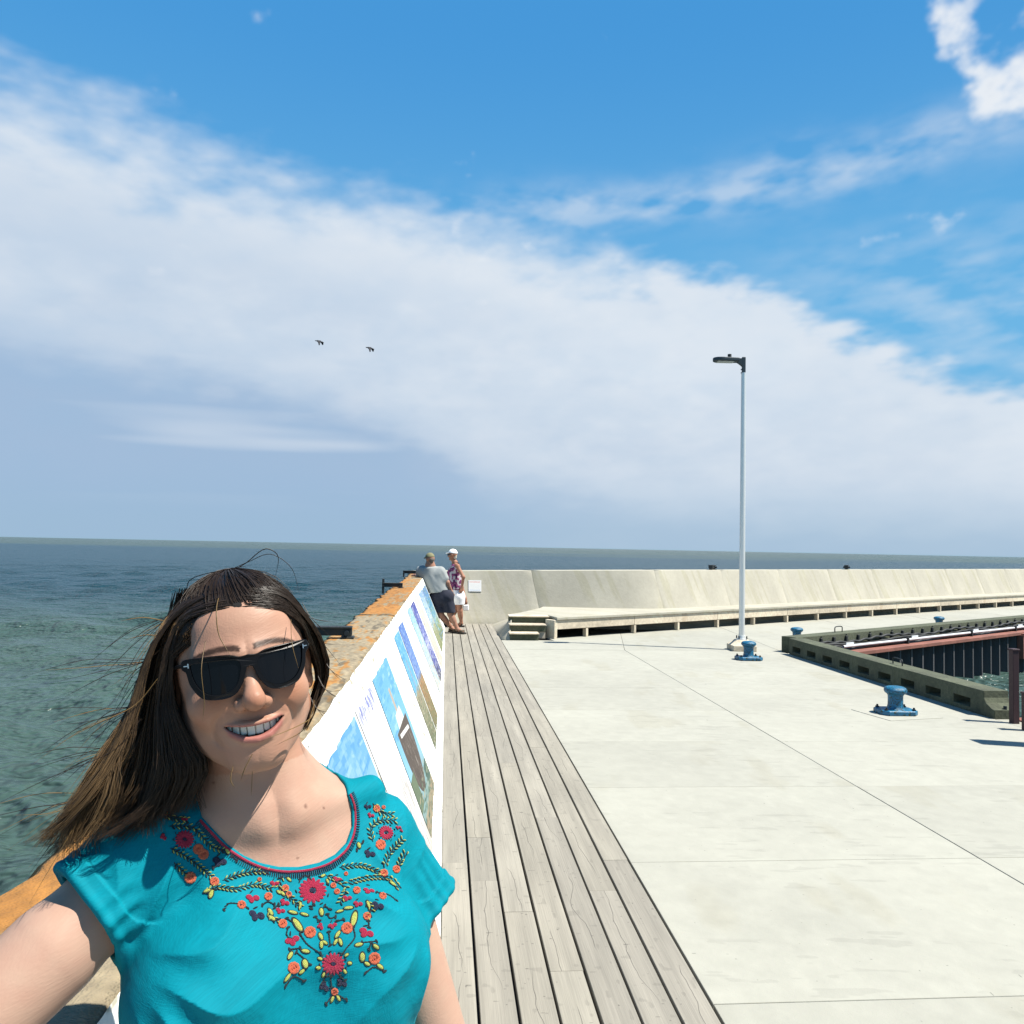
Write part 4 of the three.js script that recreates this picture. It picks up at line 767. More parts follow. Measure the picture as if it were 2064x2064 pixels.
      if (c > 0.035 && Math.abs(bx) < 1) { const w = sstep(bw * 1.25, bw * 0.5, Math.abs(by)) * (0.75 + 0.5 * noise3(x * 900, y * 300, z * 500)); const k = clamp(w, 0, 0.9); r = lerp(r, 0.030, k); g = lerp(g, 0.017, k); bl = lerp(bl, 0.012, k); }
      // lips and the inside of the mouth
      if (c > 0.045 && aa < 0.034) {
        const mc = mouthC(aa), mh = mouthH(aa), dy = b - mc, out = Math.abs(dy) - mh, lipW = dy > 0 ? 0.0038 : 0.0085, fade = sstep(0.033, 0.026, aa), k = sstep(lipW, lipW * 0.6, out) * fade;
        r = lerp(r, 0.52, k); g = lerp(g, 0.20, k); bl = lerp(bl, 0.165, k);
        if (out < 0.0006 && c < 0.0835 - aa * aa * 11) { r = 0.085; g = 0.022; bl = 0.022; }
      }
    }
    const vx = x - camera.position.x, vy = y - camera.position.y, vz = z - camera.position.z, vl = Math.hypot(vx, vy, vz);
    for (const [m, rad] of moles) { const d = Math.hypot(vx / vl - m.x, vy / vl - m.y, vz / vl - m.z) * vl; if (d < rad * 1.6) { const k = sstep(rad * 1.6, rad * 0.5, d) * 0.7; r = lerp(r, 0.16, k); g = lerp(g, 0.07, k); bl = lerp(bl, 0.05, k); } }
    return [r, g, bl];
  };
  const skin = phys({ vertexColors: true, roughness: 0.46, specularIntensity: 0.32, sheen: 0.03, sheenRoughness: 0.5, sheenColor: lin(0.9, 0.5, 0.4), bumpMap: skinBump, bumpScale: 0.00028 });
  const base = V3(0.10, 0, -0.98);
  const W = thing('person', 'smiling woman in sunglasses and turquoise embroidered blouse reaching towards the camera', 'person', base.toArray());
  const put = (g) => g.translate(-base.x, -base.y, -base.z);
  const bodyGeo = meshField(body, [-0.66, 0.72, -1.30], [0.05, EYE + 0.05, 0.12], 0.0024, skinCol);
  part(W, 'body', put(bodyGeo), skin);

  // ---- teeth, set on an arc behind the lips
  const enamel = phys({ color: lin(0.92, 0.86, 0.73), roughness: 0.3, clearcoat: 0.4 });
  { let x = 0; const ws = [0.0084, 0.0068, 0.0074, 0.0066, 0.0062, 0.006];
    ws.forEach((w, i) => { const cx = x + w / 2; for (const s of [-1, 1]) { const z = 0.0805 - 15 * cx * cx, hgt = [0.0160, 0.0150, 0.0156, 0.0137, 0.012, 0.011][i], g = new RoundedBoxGeometry(w * 0.995, hgt, 0.006, 3, 0.0017); g.rotateY(s * Math.atan(30 * cx)); g.translate(s * cx, -0.0572 - hgt / 2 + 0.0035 + 0.005 * (cx / 0.03) ** 2, z - 0.003); g.applyMatrix4(new THREE.Matrix4().makeBasis(HF.x, HF.y, HF.z).setPosition(HF.o)); part(W, 'tooth', put(g), enamel); } x += w; }); }

  // ---- blouse
  const lcl = (px, py) => { const dir = at(px, py, 1).sub(camera.position).normalize(), p = camera.position.clone().addScaledVector(dir, 0.7), q = [0, 0, 0], o = [0, 0, 0]; for (let i = 0; i < 160; i++) { q[0] = p.x; q[1] = p.y; q[2] = p.z; TF.loc(q, o); const d = torsoField(...o) - 0.010; if (d < 0.0004) break; p.addScaledVector(dir, Math.max(d * 0.7, 0.0004)); } return [...TF.loc([p.x, p.y, p.z], o)]; };
  // neckline, traced round the neck in the torso's own front plane
  const c3 = (x, y) => [320 + x / 3.645, 1560 + y / 3.645];
  const neckPx = [[330, 330], [430, 440], [520, 530], [640, 612], [760, 668], [900, 700], [1050, 702], [1200, 672], [1320, 612], [1400, 525], [1440, 400], [1440, 270], [1405, 165]].map(([x, y]) => c3(x, y));
  const neckL = neckPx.map(([x, y]) => { const l = lcl(x, y); return [l[0], l[1]]; });
  const xl = Math.min(...neckL.map((q) => q[0])), xr = Math.max(...neckL.map((q) => q[0]));
  const loop = [[xl - 0.002, 0.03], [xl + 0.002, 0.10], [0, 0.30], [xr, 0.10], [xr + 0.0, neckL[neckL.length - 1][1] + 0.03]];
  const polyN = [...neckL.map((q) => new THREE.Vector2(...q)), ...loop.reverse().map((q) => new THREE.Vector2(...q))];
  const polyD = (x, y) => { let d = 1e9, ins = false; for (let i = 0, j = polyN.length - 1; i < polyN.length; j = i++) { const a = polyN[j], b = polyN[i], ex = b.x - a.x, ey = b.y - a.y, wx = x - a.x, wy = y - a.y, t = clamp((wx * ex + wy * ey) / (ex * ex + ey * ey), 0, 1); d = Math.min(d, Math.hypot(wx - ex * t, wy - ey * t)); if ((a.y > y) !== (b.y > y) && x < (b.x - a.x) * (y - a.y) / (b.y - a.y) + a.x) ins = !ins; } return ins ? -d : d; };
  const dirR = elR.clone().sub(shR).normalize(), dirL = elL.clone().sub(shL).normalize();
  const sleeveDirL = dirL.clone().add(TF.dir(0.20, 0.04, 0.03)).normalize(), sleeveDirR = dirR.clone().add(TF.dir(-0.12, 0.05, 0)).normalize();
  const ringFrame = (d) => { const a = V3(0, 1, 0).cross(d).normalize(), b = d.clone().cross(a); return [a, b]; };
  const rfR = ringFrame(sleeveDirR), rfL = ringFrame(sleeveDirL);
  function sleeve(p, sh, d, rf, len, r0, r1) {
    const x = p[0] - sh.x, y = p[1] - sh.y, z = p[2] - sh.z, t = x * d.x + y * d.y + z * d.z, u = x * rf[0].x + y * rf[0].y + z * rf[0].z, v = x * rf[1].x + y * rf[1].y + z * rf[1].z, rad = Math.hypot(u, v), an = Math.atan2(v, u);
    const k = clamp(t / len, 0, 1), fold = Math.sin(an * 13 + 2 * Math.sin(an * 3)) * 0.0022 * sstep(0.2, 0.5, k) * (1 - 0.3 * k) + Math.sin(an * 5 + 1) * 0.003 * k;
    const R = lerp(r0, r1, k) + fold;
    let q = t < 0 ? Math.hypot(rad, t) - r0 : rad - R; q = Math.max(q, t - len);
    // rolled hem
    q = smin(q, Math.hypot(rad - R - 0.0005, t - len + 0.004) - 0.0052, 0.004);
    q = smin(q, Math.max(Math.abs(rad - R - 0.001) - 0.0022, Math.abs(t - len + 0.012) - 0.009), 0.003);
    return q;
  }
  const hollow = (p, sh, el, r) => -(capV(p, sh, el, r, r));
  function blouse(p) {
    TF.loc(p, tl); const [x, y, z] = tl, ax = Math.abs(x);
    const pd = z > -0.11 ? polyD(x, y) : 1;
    let d = torsoField(x, y, z) - lerp(0.0035, 0.010, sstep(0.004, 0.05, pd));
    // cloth hangs from the bust
    d = smin(d, ell(x, y + 0.36, z + 0.060, 0.158, 0.26, 0.128), 0.06);
    // folds: radiating from the armpits, cross pulls over the bust, drapes below
    const near = Math.abs(d) < 0.05;
    if (near) {
      const rx = x + 0.168, ry = y + 0.118, rr = Math.hypot(rx, ry), ra = Math.atan2(ry, rx);
      let w = 0.013 * (1 - 1.7 * Math.abs(Math.sin(ra * 5.5 + 2.2 * noise3(rx * 12, ry * 12, 3)))) * Math.exp(-rr / 0.105) * sstep(0.025, 0.09, rr);
      const lx = x - 0.150, ly = y + 0.125, lr = Math.hypot(lx, ly), la = Math.atan2(ly, -lx);
      w += 0.010 * (1 - 1.7 * Math.abs(Math.sin(la * 5 + 2.2 * noise3(lx * 12, ly * 12, 8)))) * Math.exp(-lr / 0.085) * sstep(0.02, 0.08, lr);
      const low = sstep(-0.15, -0.27, y);
      w += low * 0.019 * (noise3(x * 12 + y * 7, y * 3.2 - x * 3, 2) - 0.5) * 2 + low * 0.0055 * (noise3(x * 40 + y * 14, y * 8 - x * 10, 5) - 0.5) * 2;
      w += 0.0012 * (fbm3(x * 22 + y * 30, y * 26 - x * 16, z * 22, 3) - 0.5) * 2;
      d -= w * (z > -0.07 ? 1 : 0.4) * sstep(0.004, 0.06, pd);
    }
    d = smin(d, sleeve(p, shR, sleeveDirR, rfR, 0.062, 0.056, 0.058), 0.028);
    d = smin(d, sleeve(p, shL, sleeveDirL, rfL, 0.094, 0.055, 0.059), 0.028);
    // sleeves are open tubes: room for the arm
    d = smax(d, -Math.max(capV(p, shR.clone().addScaledVector(dirR, 0.052), elR, 0.0505, 0.0505), -(p[0] - shR.x) * sleeveDirR.x - (p[1] - shR.y) * sleeveDirR.y - (p[2] - shR.z) * sleeveDirR.z + 0.042), 0.004);
    // neck opening
    if (z > -0.11) d = smax(d, -Math.max(pd, -0.105 - z), 0.003);
    if (d < 0.02) { d = smax(d, 0.018 - capV(p, neckTop, neckBot, 0.048, 0.053) , 0.006) ; }
    return smax(d, -0.56 - y, 0.008);
  }
  const clothTex = tex(512, 512, (u, v) => { const a = noiseT(u * 256, v * 20, 256, 20, 501), b = noiseT(u * 20, v * 256, 20, 256, 502), q = 0.93 + (a + b - 1) * 0.05 + (fbmT(u, v, 6, 6, 505, 3) - 0.5) * 0.08; return [q, q, q]; }, true, [1 / 0.12, 1 / 0.12]);
  const weave = tex(512, 512, (u, v) => { const a = noiseT(u * 256, v * 30, 256, 30, 511), b = noiseT(u * 30, v * 256, 30, 256, 512), q = (a + b) / 2; return [q, q, q]; }, false, [1 / 0.1, 1 / 0.1]);
  const cloth = phys({ specularIntensity: 0.15, color: lin(0.0004, 0.235, 0.305), map: clothTex, roughness: 0.72, sheen: 0.15, sheenRoughness: 0.5, sheenColor: lin(0.05, 0.5, 0.6), bumpMap: weave, bumpScale: 0.0003 });
  const blGeo = meshField(blouse, [-0.62, 0.80, -1.30], [0.06, 1.55, -0.60], 0.0025, null);
  const BL_ = part(W, 'blouse', put(blGeo), cloth);

  // ---- where a ray from (px, py) meets the blouse; used to lay the embroidery on the cloth
  const hitB = (px, py) => {
    const dir = at(px, py, 1).sub(camera.position).normalize(), p = camera.position.clone().addScaledVector(dir, 0.62), q = [0, 0, 0];
    for (let i = 0; i < 220; i++) { q[0] = p.x; q[1] = p.y; q[2] = p.z; const d = blouse(q); if (d < 0.0003) { const e = 0.0015, f = (a, b, c) => blouse([p.x + a, p.y + b, p.z + c]); const n = V3(f(e, 0, 0) - f(-e, 0, 0), f(0, e, 0) - f(0, -e, 0), f(0, 0, e) - f(0, 0, -e)).normalize(); return { p, n }; } p.addScaledVector(dir, Math.max(d * 0.6, 0.0005)); if (p.distanceTo(camera.position) > 1.6) return null; }
    return null;
  };
  const thread = { crimson: [0.50, 0.012, 0.065], deep: [0.30, 0.008, 0.05], coral: [0.80, 0.17, 0.075], coralD: [0.62, 0.09, 0.05], navy: [0.010, 0.014, 0.060], leaf: [0.62, 0.66, 0.14], dark: [0.008, 0.022, 0.030], orange: [0.85, 0.25, 0.12] };
  const tm = Object.fromEntries(Object.entries(thread).map(([k, c]) => [k, phys({ color: lin(...c), roughness: 0.5, sheen: 0.3, sheenColor: lin(...c.map((q) => Math.min(1, q + 0.15))), bumpMap: weave, bumpScale: 0.001 })]));
  const U = 1 / 3.645;                                             // crop pixels to photograph pixels
  const blob = new THREE.SphereGeometry(1, 10, 7).toNonIndexed();
  const stitch = (cx, cy, ang, len, wid, hgt = 0.0011) => {        // a padded satin stitch lying on the cloth: centre, direction in the picture, length and width in crop pixels
    const h = hitB(...c3(cx, cy)); if (!h) return null;
    const dpt = -h.p.clone().applyMatrix4(camera.matrixWorldInverse).z, m = dpt / FOCAL * U, cr = V3(1, 0, 0).applyQuaternion(camera.quaternion), cu = V3(0, 1, 0).applyQuaternion(camera.quaternion);
    const d = cr.multiplyScalar(Math.cos(ang)).addScaledVector(cu, -Math.sin(ang)); d.addScaledVector(h.n, -d.dot(h.n)).normalize(); const s = h.n.clone().cross(d);
    const M4 = new THREE.Matrix4().makeBasis(d.multiplyScalar(len * m / 2), s.multiplyScalar(wid * m / 2), h.n.clone().multiplyScalar(hgt)).setPosition(h.p.clone().addScaledVector(h.n, 0.0003));
    const g = blob.clone().applyMatrix4(M4); return g;
  };
  const many = (list) => { const q = list.filter(Boolean); return q.length ? mergeGeometries(q) : null; };
  const addT = (name, list, mat, kind) => { const g = many(list); if (!g) return null; const o = part(BL_, name, put(g), mat); if (kind) o.userData.kind = kind; return o; };
  const r = rng(404);
  const leafY = [], leafD = [];
  const daisy = (x, y, R, mat = tm.crimson) => { const l = []; for (let i = 0; i < 17; i++) { const a = i / 17 * 6.283; l.push(stitch(x + Math.cos(a) * R * 0.62, y + Math.sin(a) * R * 0.62 * 0.92, a, R * 0.82, R * 0.30)); } addT('embroidered_daisy', l, mat); addT('embroidered_flower_centre', [stitch(x, y, 0.4, R * 0.42, R * 0.34, 0.0016)], tm.navy); for (let i = 0; i < 9; i++) { const a = i / 9 * 6.283 + 0.3; leafD.push(stitch(x + Math.cos(a) * R * 1.18, y + Math.sin(a) * R * 1.12, a + 1.3, R * 0.3, R * 0.1)); } };
  const rose = (x, y, R) => { const l = []; for (let i = 0; i < 9; i++) { const a = i / 9 * 6.283; l.push(stitch(x + Math.cos(a) * R * 0.66, y + Math.sin(a) * R * 0.66, a + 1.57, R * 0.75, R * 0.55, 0.0013)); } l.push(stitch(x, y, 0, R * 1.3, R * 1.3, 0.0008)); addT('embroidered_rose', l, tm.coral); addT('embroidered_rose_heart', [stitch(x, y, 0.3, R * 0.42, R * 0.36, 0.0018), stitch(x + R * 0.33, y - R * 0.2, 1.2, R * 0.5, R * 0.14, 0.0016), stitch(x - R * 0.3, y + R * 0.25, 1.0, R * 0.5, R * 0.14, 0.0016)], tm.coralD); };
  const trefoil = (x, y, R, mat, rot = 0) => { const l = []; for (const a of [0.3, 1.9, 3.1]) { const q = a + rot; l.push(stitch(x + Math.cos(q) * R * 0.52, y + Math.sin(q) * R * 0.42, q, R * 1.0, R * 0.8, 0.0015)); } addT('embroidered_trefoil', l, mat); leafD.push(stitch(x - R * 0.2, y - R * 0.75, 2.2 + rot, R * 0.7, R * 0.2)); };
  for (const q of [[1130, 858, 102], [1282, 1397, 84], [1670, 432, 57], [190, 480, 70]]) daisy(...q);
  for (const q of [[232, 762, 48], [410, 790, 37], [290, 552, 43], [328, 590, 43], [1630, 520, 42], [1655, 728, 32], [1745, 700, 32], [1600, 255, 30], [805, 900, 33], [608, 962, 35], [1455, 855, 30], [1645, 897, 30], [910, 1100, 37], [1112, 1163, 47], [1383, 1133, 47], [1530, 1045, 33], [992, 1425, 48], [1585, 1355, 48], [1292, 1600, 30], [930, 840, 30], [955, 885, 25], [1283, 820, 24], [1310, 865, 24], [740, 775, 18], [1375, 735, 17], [1650, 245, 16], [50, 290, 22]]) rose(...q);
  for (const [x, y, R, a] of [[690, 905, 52, 0], [928, 940, 38, 0.4], [895, 1000, 37, 0.2], [850, 800, 35, 0], [978, 1215, 56, -0.5], [1530, 1160, 58, 0.4], [1315, 770, 35, 0.2], [1545, 852, 44, 0.1], [1385, 907, 36, 0], [1465, 950, 36, 0.1], [1195, 1120, 32, 1.2], [1275, 1110, 35, -0.4], [1560, 300, 28, 0.3], [1760, 390, 22, 0], [1785, 415, 16, 1], [190, 330, 25, 0], [40, 460, 30, 1]]) trefoil(x, y, R, tm.crimson, a);
  for (const [x, y, R, a] of [[722, 1030, 62, 0.2], [450, 635, 54, 0.2], [1553, 580, 44, 0.3], [1612, 962, 48, 0.3], [1225, 1560, 45, 1.0], [1350, 1530, 45, 0.6], [1535, 235, 30, 0]]) trefoil(x, y, R, tm.navy, a);
  // sprays: a dark stem with pairs of dark and lime leaves
  const sprays = [[[85, 545], [220, 620], [385, 755]], [[110, 650], [160, 700], [205, 740]], [[470, 785], [620, 730], [800, 715]], [[330, 880], [420, 835], [560, 850], [700, 815], [830, 845]], [[80, 385], [250, 395], [335, 480], [400, 540], [500, 565]], [[1325, 690], [1480, 675], [1625, 725]], [[1385, 805], [1560, 765], [1700, 775], [1760, 840]], [[1650, 690], [1690, 590], [1790, 480]], [[1752, 690], [1775, 640], [1810, 575]], [[1570, 500], [1555, 400], [1620, 345], [1740, 345]], [[1570, 215], [1640, 290], [1720, 300]], [[20, 300], [120, 330], [210, 340]], [[910, 745], [880, 830], [960, 900], [1040, 980]], [[1230, 745], [1370, 830], [1330, 950]], [[800, 1000], [830, 1060], [880, 1080]], [[1520, 930], [1560, 1000], [1530, 1060]]];
  for (const pts of sprays) {
    const cv = new THREE.CatmullRomCurve3(pts.map(([x, y]) => V3(x, y, 0))), L = cv.getLength(), n = Math.max(4, Math.round(L / 30));
    for (let i = 0; i < n; i++) { const t = (i + 0.5) / n, p = cv.getPointAt(t), q = cv.getTangentAt(t), a = Math.atan2(q.y, q.x); leafD.push(stitch(p.x, p.y, a, L / n * 1.1, 7, 0.0006));
      for (const s of [-1, 1]) { const la = a + s * 0.75, ox = Math.cos(la) * 20, oy = Math.sin(la) * 20; leafD.push(stitch(p.x + ox, p.y + oy, la, 34, 11)); if ((i + (s > 0 ? 1 : 0)) % 2 === 0 || r() < 0.45) leafY.push(stitch(p.x + ox * 1.1 + 3, p.y + oy * 1.1 - 2, la, 30, 10, 0.0015)); } }
  }
  // single lime leaves with dark edges (centre, angle, length, width)
  for (const [x, y, a, l, w] of [[1020, 1110, 1.15, 120, 40], [1435, 1065, 1.75, 115, 42], [965, 1335, 2.1, 62, 30], [1078, 1303, 0.1, 64, 26], [1195, 1015, 1.4, 62, 32], [985, 1018, 0.1, 70, 24], [1070, 1033, 0.3, 64, 22], [1395, 985, 2.9, 70, 24], [1330, 1010, 2.7, 56, 20], [1190, 1195, 1.2, 62, 28], [1195, 1255, 1.5, 56, 26], [1220, 1240, 0.7, 50, 22], [1315, 1180, 1.9, 62, 28], [1300, 1235, 1.9, 50, 24], [1335, 1235, 1.2, 60, 26], [1470, 1255, 2.8, 62, 26], [1595, 1268, 0.7, 62, 26], [1075, 1395, 1.4, 66, 40], [1050, 1452, 2.7, 50, 26], [945, 1495, 2.6, 70, 28], [1495, 1345, 1.6, 66, 38], [1530, 1395, 0.5, 50, 24], [1625, 1415, 0.6, 62, 26], [1185, 1358, 0.3, 40, 22], [1172, 1425, 0.1, 40, 24], [1210, 1475, 2.0, 40, 22], [1380, 1330, 2.6, 36, 20], [1403, 1390, 0.2, 36, 24], [1368, 1450, 1.0, 40, 22], [1275, 1655, 2.0, 50, 22], [1320, 1645, 1.0, 50, 22], [385, 885, 1.5, 62, 34], [355, 860, 2.7, 56, 26], [820, 1015, 1.3, 62, 28], [830, 1060, 0.5, 62, 28], [1040, 965, 1.7, 50, 20], [505, 565, 1.2, 50, 28], [1470, 525, 1.5, 46, 28], [1720, 810, 1.1, 60, 24], [1240, 790, 1.4, 44, 18], [1540, 960, 1.3, 60, 24], [1205, 750, 2.3, 44, 20], [955, 775, 0.8, 46, 20], [880, 870, 0.9, 40, 20], [910, 880, 1.0, 44, 22]]) { leafD.push(stitch(x, y, a, l * 1.22, w * 1.35, 0.0007)); leafY.push(stitch(x, y, a, l, w, 0.0017)); }
  // dark tendrils
  for (const pts of [[[480, 1000], [510, 955], [600, 960], [650, 985]], [[1600, 870], [1690, 890], [1745, 930]], [[950, 1130], [940, 1180], [960, 1210]], [[1540, 1080], [1545, 1130]], [[1430, 1130], [1440, 1200], [1380, 1280], [1350, 1320]], [[1040, 1180], [1090, 1250], [1190, 1320]], [[1010, 1310], [1060, 1350], [1110, 1400]], [[760, 965], [800, 940], [850, 960]], [[1120, 990], [1140, 960]], [[1220, 970], [1260, 995]], [[1240, 1030], [1260, 1060], [1300, 1050]], [[1150, 1050], [1180, 1080]], [[1250, 1160], [1260, 1260]], [[1230, 1480], [1200, 1540]], [[1330, 1480], [1370, 1520]], [[1260, 1480], [1270, 1570]], [[930, 1560], [990, 1490], [1070, 1520]], [[1520, 1460], [1580, 1420], [1660, 1450]], [[1230, 1690], [1290, 1620], [1380, 1660]], [[1455, 560], [1500, 500]], [[540, 600], [575, 640]], [[400, 690], [450, 665]], [[1490, 1240], [1600, 1230]], [[960, 1290], [1040, 1280]], [[1545, 1290], [1560, 1240]], [[1040, 770], [1075, 745], [1110, 770]], [[940, 1060], [1000, 1100]], [[1310, 1080], [1360, 1070]], [[880, 960], [850, 985]]]) {
    const cv = new THREE.CatmullRomCurve3(pts.map(([x, y]) => V3(x, y, 0))), L = cv.getLength(), n = Math.max(2, Math.round(L / 22)); for (let i = 0; i < n; i++) { const t = (i + 0.5) / n, p = cv.getPointAt(t), q = cv.getTangentAt(t); leafD.push(stitch(p.x, p.y, Math.atan2(q.y, q.x), L / n * 1.35, 11, 0.0008)); } const e = pts[pts.length - 1]; leafD.push(stitch(e[0], e[1], r() * 3, 36, 18)); leafD.push(stitch(pts[0][0], pts[0][1], r() * 3, 36, 18));
  }
  addT('lime_leaf_stitching', leafY, tm.leaf, 'stuff'); addT('dark_stem_stitching', leafD, tm.dark, 'stuff');

  // ---- neckline trim: crimson cord with blanket stitches
  {
    const pts = [], curve = new THREE.CatmullRomCurve3(neckL.map(([x, y]) => V3(x, y, 0))), n = 110, q = [0, 0, 0];
    const onCloth = (x, y) => { let z = 0.12; for (let i = 0; i < 300; i++) { const w = TF.pt(x, y, z); q[0] = w.x; q[1] = w.y; q[2] = w.z; const d = blouse(q); if (d < 0.0006) return w; z -= Math.max(d * 0.5, 0.0008); if (z < -0.14) return null; } return null; };
    const st = []; let prev = null;
    for (let i = 0; i <= n; i++) { const t = i / n, c = curve.getPointAt(t), tg = curve.getTangentAt(t), nx = tg.y, ny = -tg.x; const w = onCloth(c.x + nx * 0.0035, c.y + ny * 0.0035); if (!w) { prev = null; continue; }
      pts.push(w); const w2 = onCloth(c.x + nx * 0.0095, c.y + ny * 0.0095); if (w2) st.push(bar(w.clone().addScaledVector(TF.z, 0.0008), w2.addScaledVector(TF.z, 0.0008), 0.00055, 5)); }
    part(BL_, 'neckline_cord', put(new THREE.TubeGeometry(new THREE.CatmullRomCurve3(pts), 260, 0.0015, 7, false)), tm.crimson);
    const o = part(BL_, 'blanket_stitching', put(merge(st)), tm.navy); o.userData.kind = 'stuff';
  }

  // ---- sunglasses
  {
    const G = new THREE.Group(); G.name = 'sunglasses'; W.add(G); G.userData.label = 'black framed sunglasses with dark lenses';
    const Mh = new THREE.Matrix4().makeBasis(HF.x, HF.y, HF.z).setPosition(HF.o);
    const lens = (s, k) => { const sh = k ? new THREE.Path() : new THREE.Shape(); const P = [[0.0095, 0.0085], [0.012, 0.0165], [0.024, 0.0195], [0.044, 0.0205], [0.0635, 0.0205], [0.0655, 0.012], [0.0615, -0.006], [0.052, -0.019], [0.038, -0.0235], [0.024, -0.0205], [0.0145, -0.010]].map(([x, y]) => new THREE.Vector2(s * (x + (k ? 0 : 0)), y)); const c = new THREE.SplineCurve([...P, P[0]]); sh.setFromPoints(c.getPoints(60)); return sh; };
    const out = new THREE.Shape(); const half = [[0, 0.0215], [0.010, 0.0205], [0.022, 0.0245], [0.045, 0.0262], [0.0675, 0.0265], [0.0735, 0.0235], [0.0735, 0.0150], [0.0695, 0.0100], [0.0665, -0.006], [0.056, -0.0235], [0.038, -0.0285], [0.021, -0.0255], [0.0105, -0.0125], [0.0060, 0.0005], [0.0035, 0.0065], [0, 0.0080]];
    const pl = [...half.map(([x, y]) => new THREE.Vector2(x, y)), ...half.slice(1, -1).reverse().map(([x, y]) => new THREE.Vector2(-x, y))];
    out.setFromPoints(new THREE.SplineCurve([...pl, pl[0]]).getPoints(160)); out.holes.push(lens(1, true), lens(-1, true));
    const bend = (g) => { const p = g.attributes.position; for (let i = 0; i < p.count; i++) { const x = p.getX(i); p.setZ(i, p.getZ(i) - 3.6 * x * x); } g.computeVertexNormals(); return g; };
    const put2 = (g) => put(g.translate(0, -0.004, 0).scale(0.9, 0.84, 1).translate(0, 0.004, 0).applyMatrix4(Mh));
    const black = phys({ color: lin(0.004, 0.004, 0.005), roughness: 0.36, specularIntensity: 0.35 });
    const fr = new THREE.ExtrudeGeometry(out, { depth: 0.0030, bevelEnabled: true, bevelSize: 0.0007, bevelThickness: 0.0009, bevelSegments: 2, curveSegments: 6 });
    const Z = 0.0985, Y = 0.001;
    part(G, 'frame', put2(bend(fr).translate(0, Y, Z)), black);
    const glass = phys({ color: lin(0.003, 0.004, 0.006), roughness: 0.06, specularIntensity: 0.4 });
    for (const s of [1, -1]) {
      const rim = lens(s, false).getPoints(60), cx = s * 0.038, lp = [], li = [], NR = 8; lp.push(cx, -0.001, 0.0016); for (let a = 1; a <= NR; a++) for (const q of rim) lp.push(lerp(cx, q.x, a / NR), lerp(-0.001, q.y, a / NR), 0.0016); const Rn = rim.length; for (let b = 0; b < Rn; b++) { const n1 = (b + 1) % Rn; s > 0 ? li.push(0, 1 + n1, 1 + b) : li.push(0, 1 + b, 1 + n1); for (let a = 0; a < NR - 1; a++) { const A = 1 + a * Rn + b, B = 1 + a * Rn + n1, C = A + Rn, D = B + Rn; s > 0 ? li.push(A, B, C, B, D, C) : li.push(A, C, B, B, C, D); } } const lg = new THREE.BufferGeometry(); lg.setAttribute('position', new THREE.Float32BufferAttribute(lp, 3)); lg.setIndex(li);
      // fill the lens with points so that it can curve
      part(G, 'lens', put2(bend(lg).translate(0, Y, Z + 0.0006)), glass);
      part(G, 'temple', put2(merge([tube([V3(s * 0.0715, Y + 0.019, Z - 0.0165), V3(s * 0.0765, Y + 0.018, Z - 0.035), V3(s * 0.0800, Y + 0.014, Z - 0.07), V3(s * 0.0800, Y + 0.010, Z - 0.108), V3(s * 0.078, Y - 0.006, Z - 0.128)], 0.0026, 30, 8)])), black);
      part(G, 'hinge_badge', put2(merge([new THREE.BoxGeometry(0.0058, 0.0013, 0.0012), new THREE.BoxGeometry(0.0014, 0.0058, 0.0012).translate(-s * 0.0026, 0, 0)]).rotateY(s * 0.45).translate(s * 0.0692, Y + 0.0190, Z - 0.0125)), phys({ color: lin(0.75, 0.75, 0.75), metalness: 1, roughness: 0.25 }));
    }
  }

  // ---- trousers and shoes
  {
    const hip = TF.pt(0, -0.52, -0.075), hipL = hip.clone().addScaledVector(TF.x, 0.09), hipR = hip.clone().addScaledVector(TF.x, -0.09);
    const ftL = V3(0.20, 0.09, -1.02), ftR = V3(0.05, 0.09, -0.93), knL = hipL.clone().lerp(ftL, 0.5).add(V3(0.01, 0, 0.05)), knR = hipR.clone().lerp(ftR, 0.5).add(V3(0.0, 0, 0.05));
    const fld = (p) => { TF.loc(p, tl); let d = ell(tl[0], tl[1] + 0.53, tl[2] + 0.075, 0.175, 0.13, 0.122); for (const [h, k, f] of [[hipL, knL, ftL], [hipR, knR, ftR]]) d = smin(d, smin(capV(p, h, k, 0.088, 0.066), capV(p, k, f, 0.064, 0.056), 0.03), 0.05); d += 0.006 * (noise3(p[0] * 22, p[1] * 12, p[2] * 22) - 0.5); return smax(d, 0.075 - p[1], 0.005); };
    part(W, 'trousers', put(meshField(fld, [-0.55, 0.0, -1.35], [0.42, 1.06, -0.65], 0.008)), std({ color: lin(0.03, 0.05, 0.10), roughness: 0.85, bumpMap: weave, bumpScale: 0.001 }));
    for (const f of [ftL, ftR]) { const sf = (p) => { const a = f, dir = [0.35, 0.94], x = p[0] - a.x, z = p[2] - a.z, t = x * dir[0] + z * dir[1], s = x * dir[1] - z * dir[0]; let d = cap(s, p[1], t, 0, 0.045, -0.05, 0, 0.034, 0.125, 0.040, 0.030); d = smin(d, Math.max(Math.hypot(s, t) - 0.042, Math.abs(p[1] - 0.07) - 0.035), 0.03); return smax(d, 0.002 - p[1], 0.004); }; part(W, 'shoe', put(meshField(sf, [f.x - 0.2, -0.01, f.z - 0.2], [f.x + 0.2, 0.16, f.z + 0.25], 0.006)), std({ color: lin(0.25, 0.2, 0.16), roughness: 0.8 })); }
  }

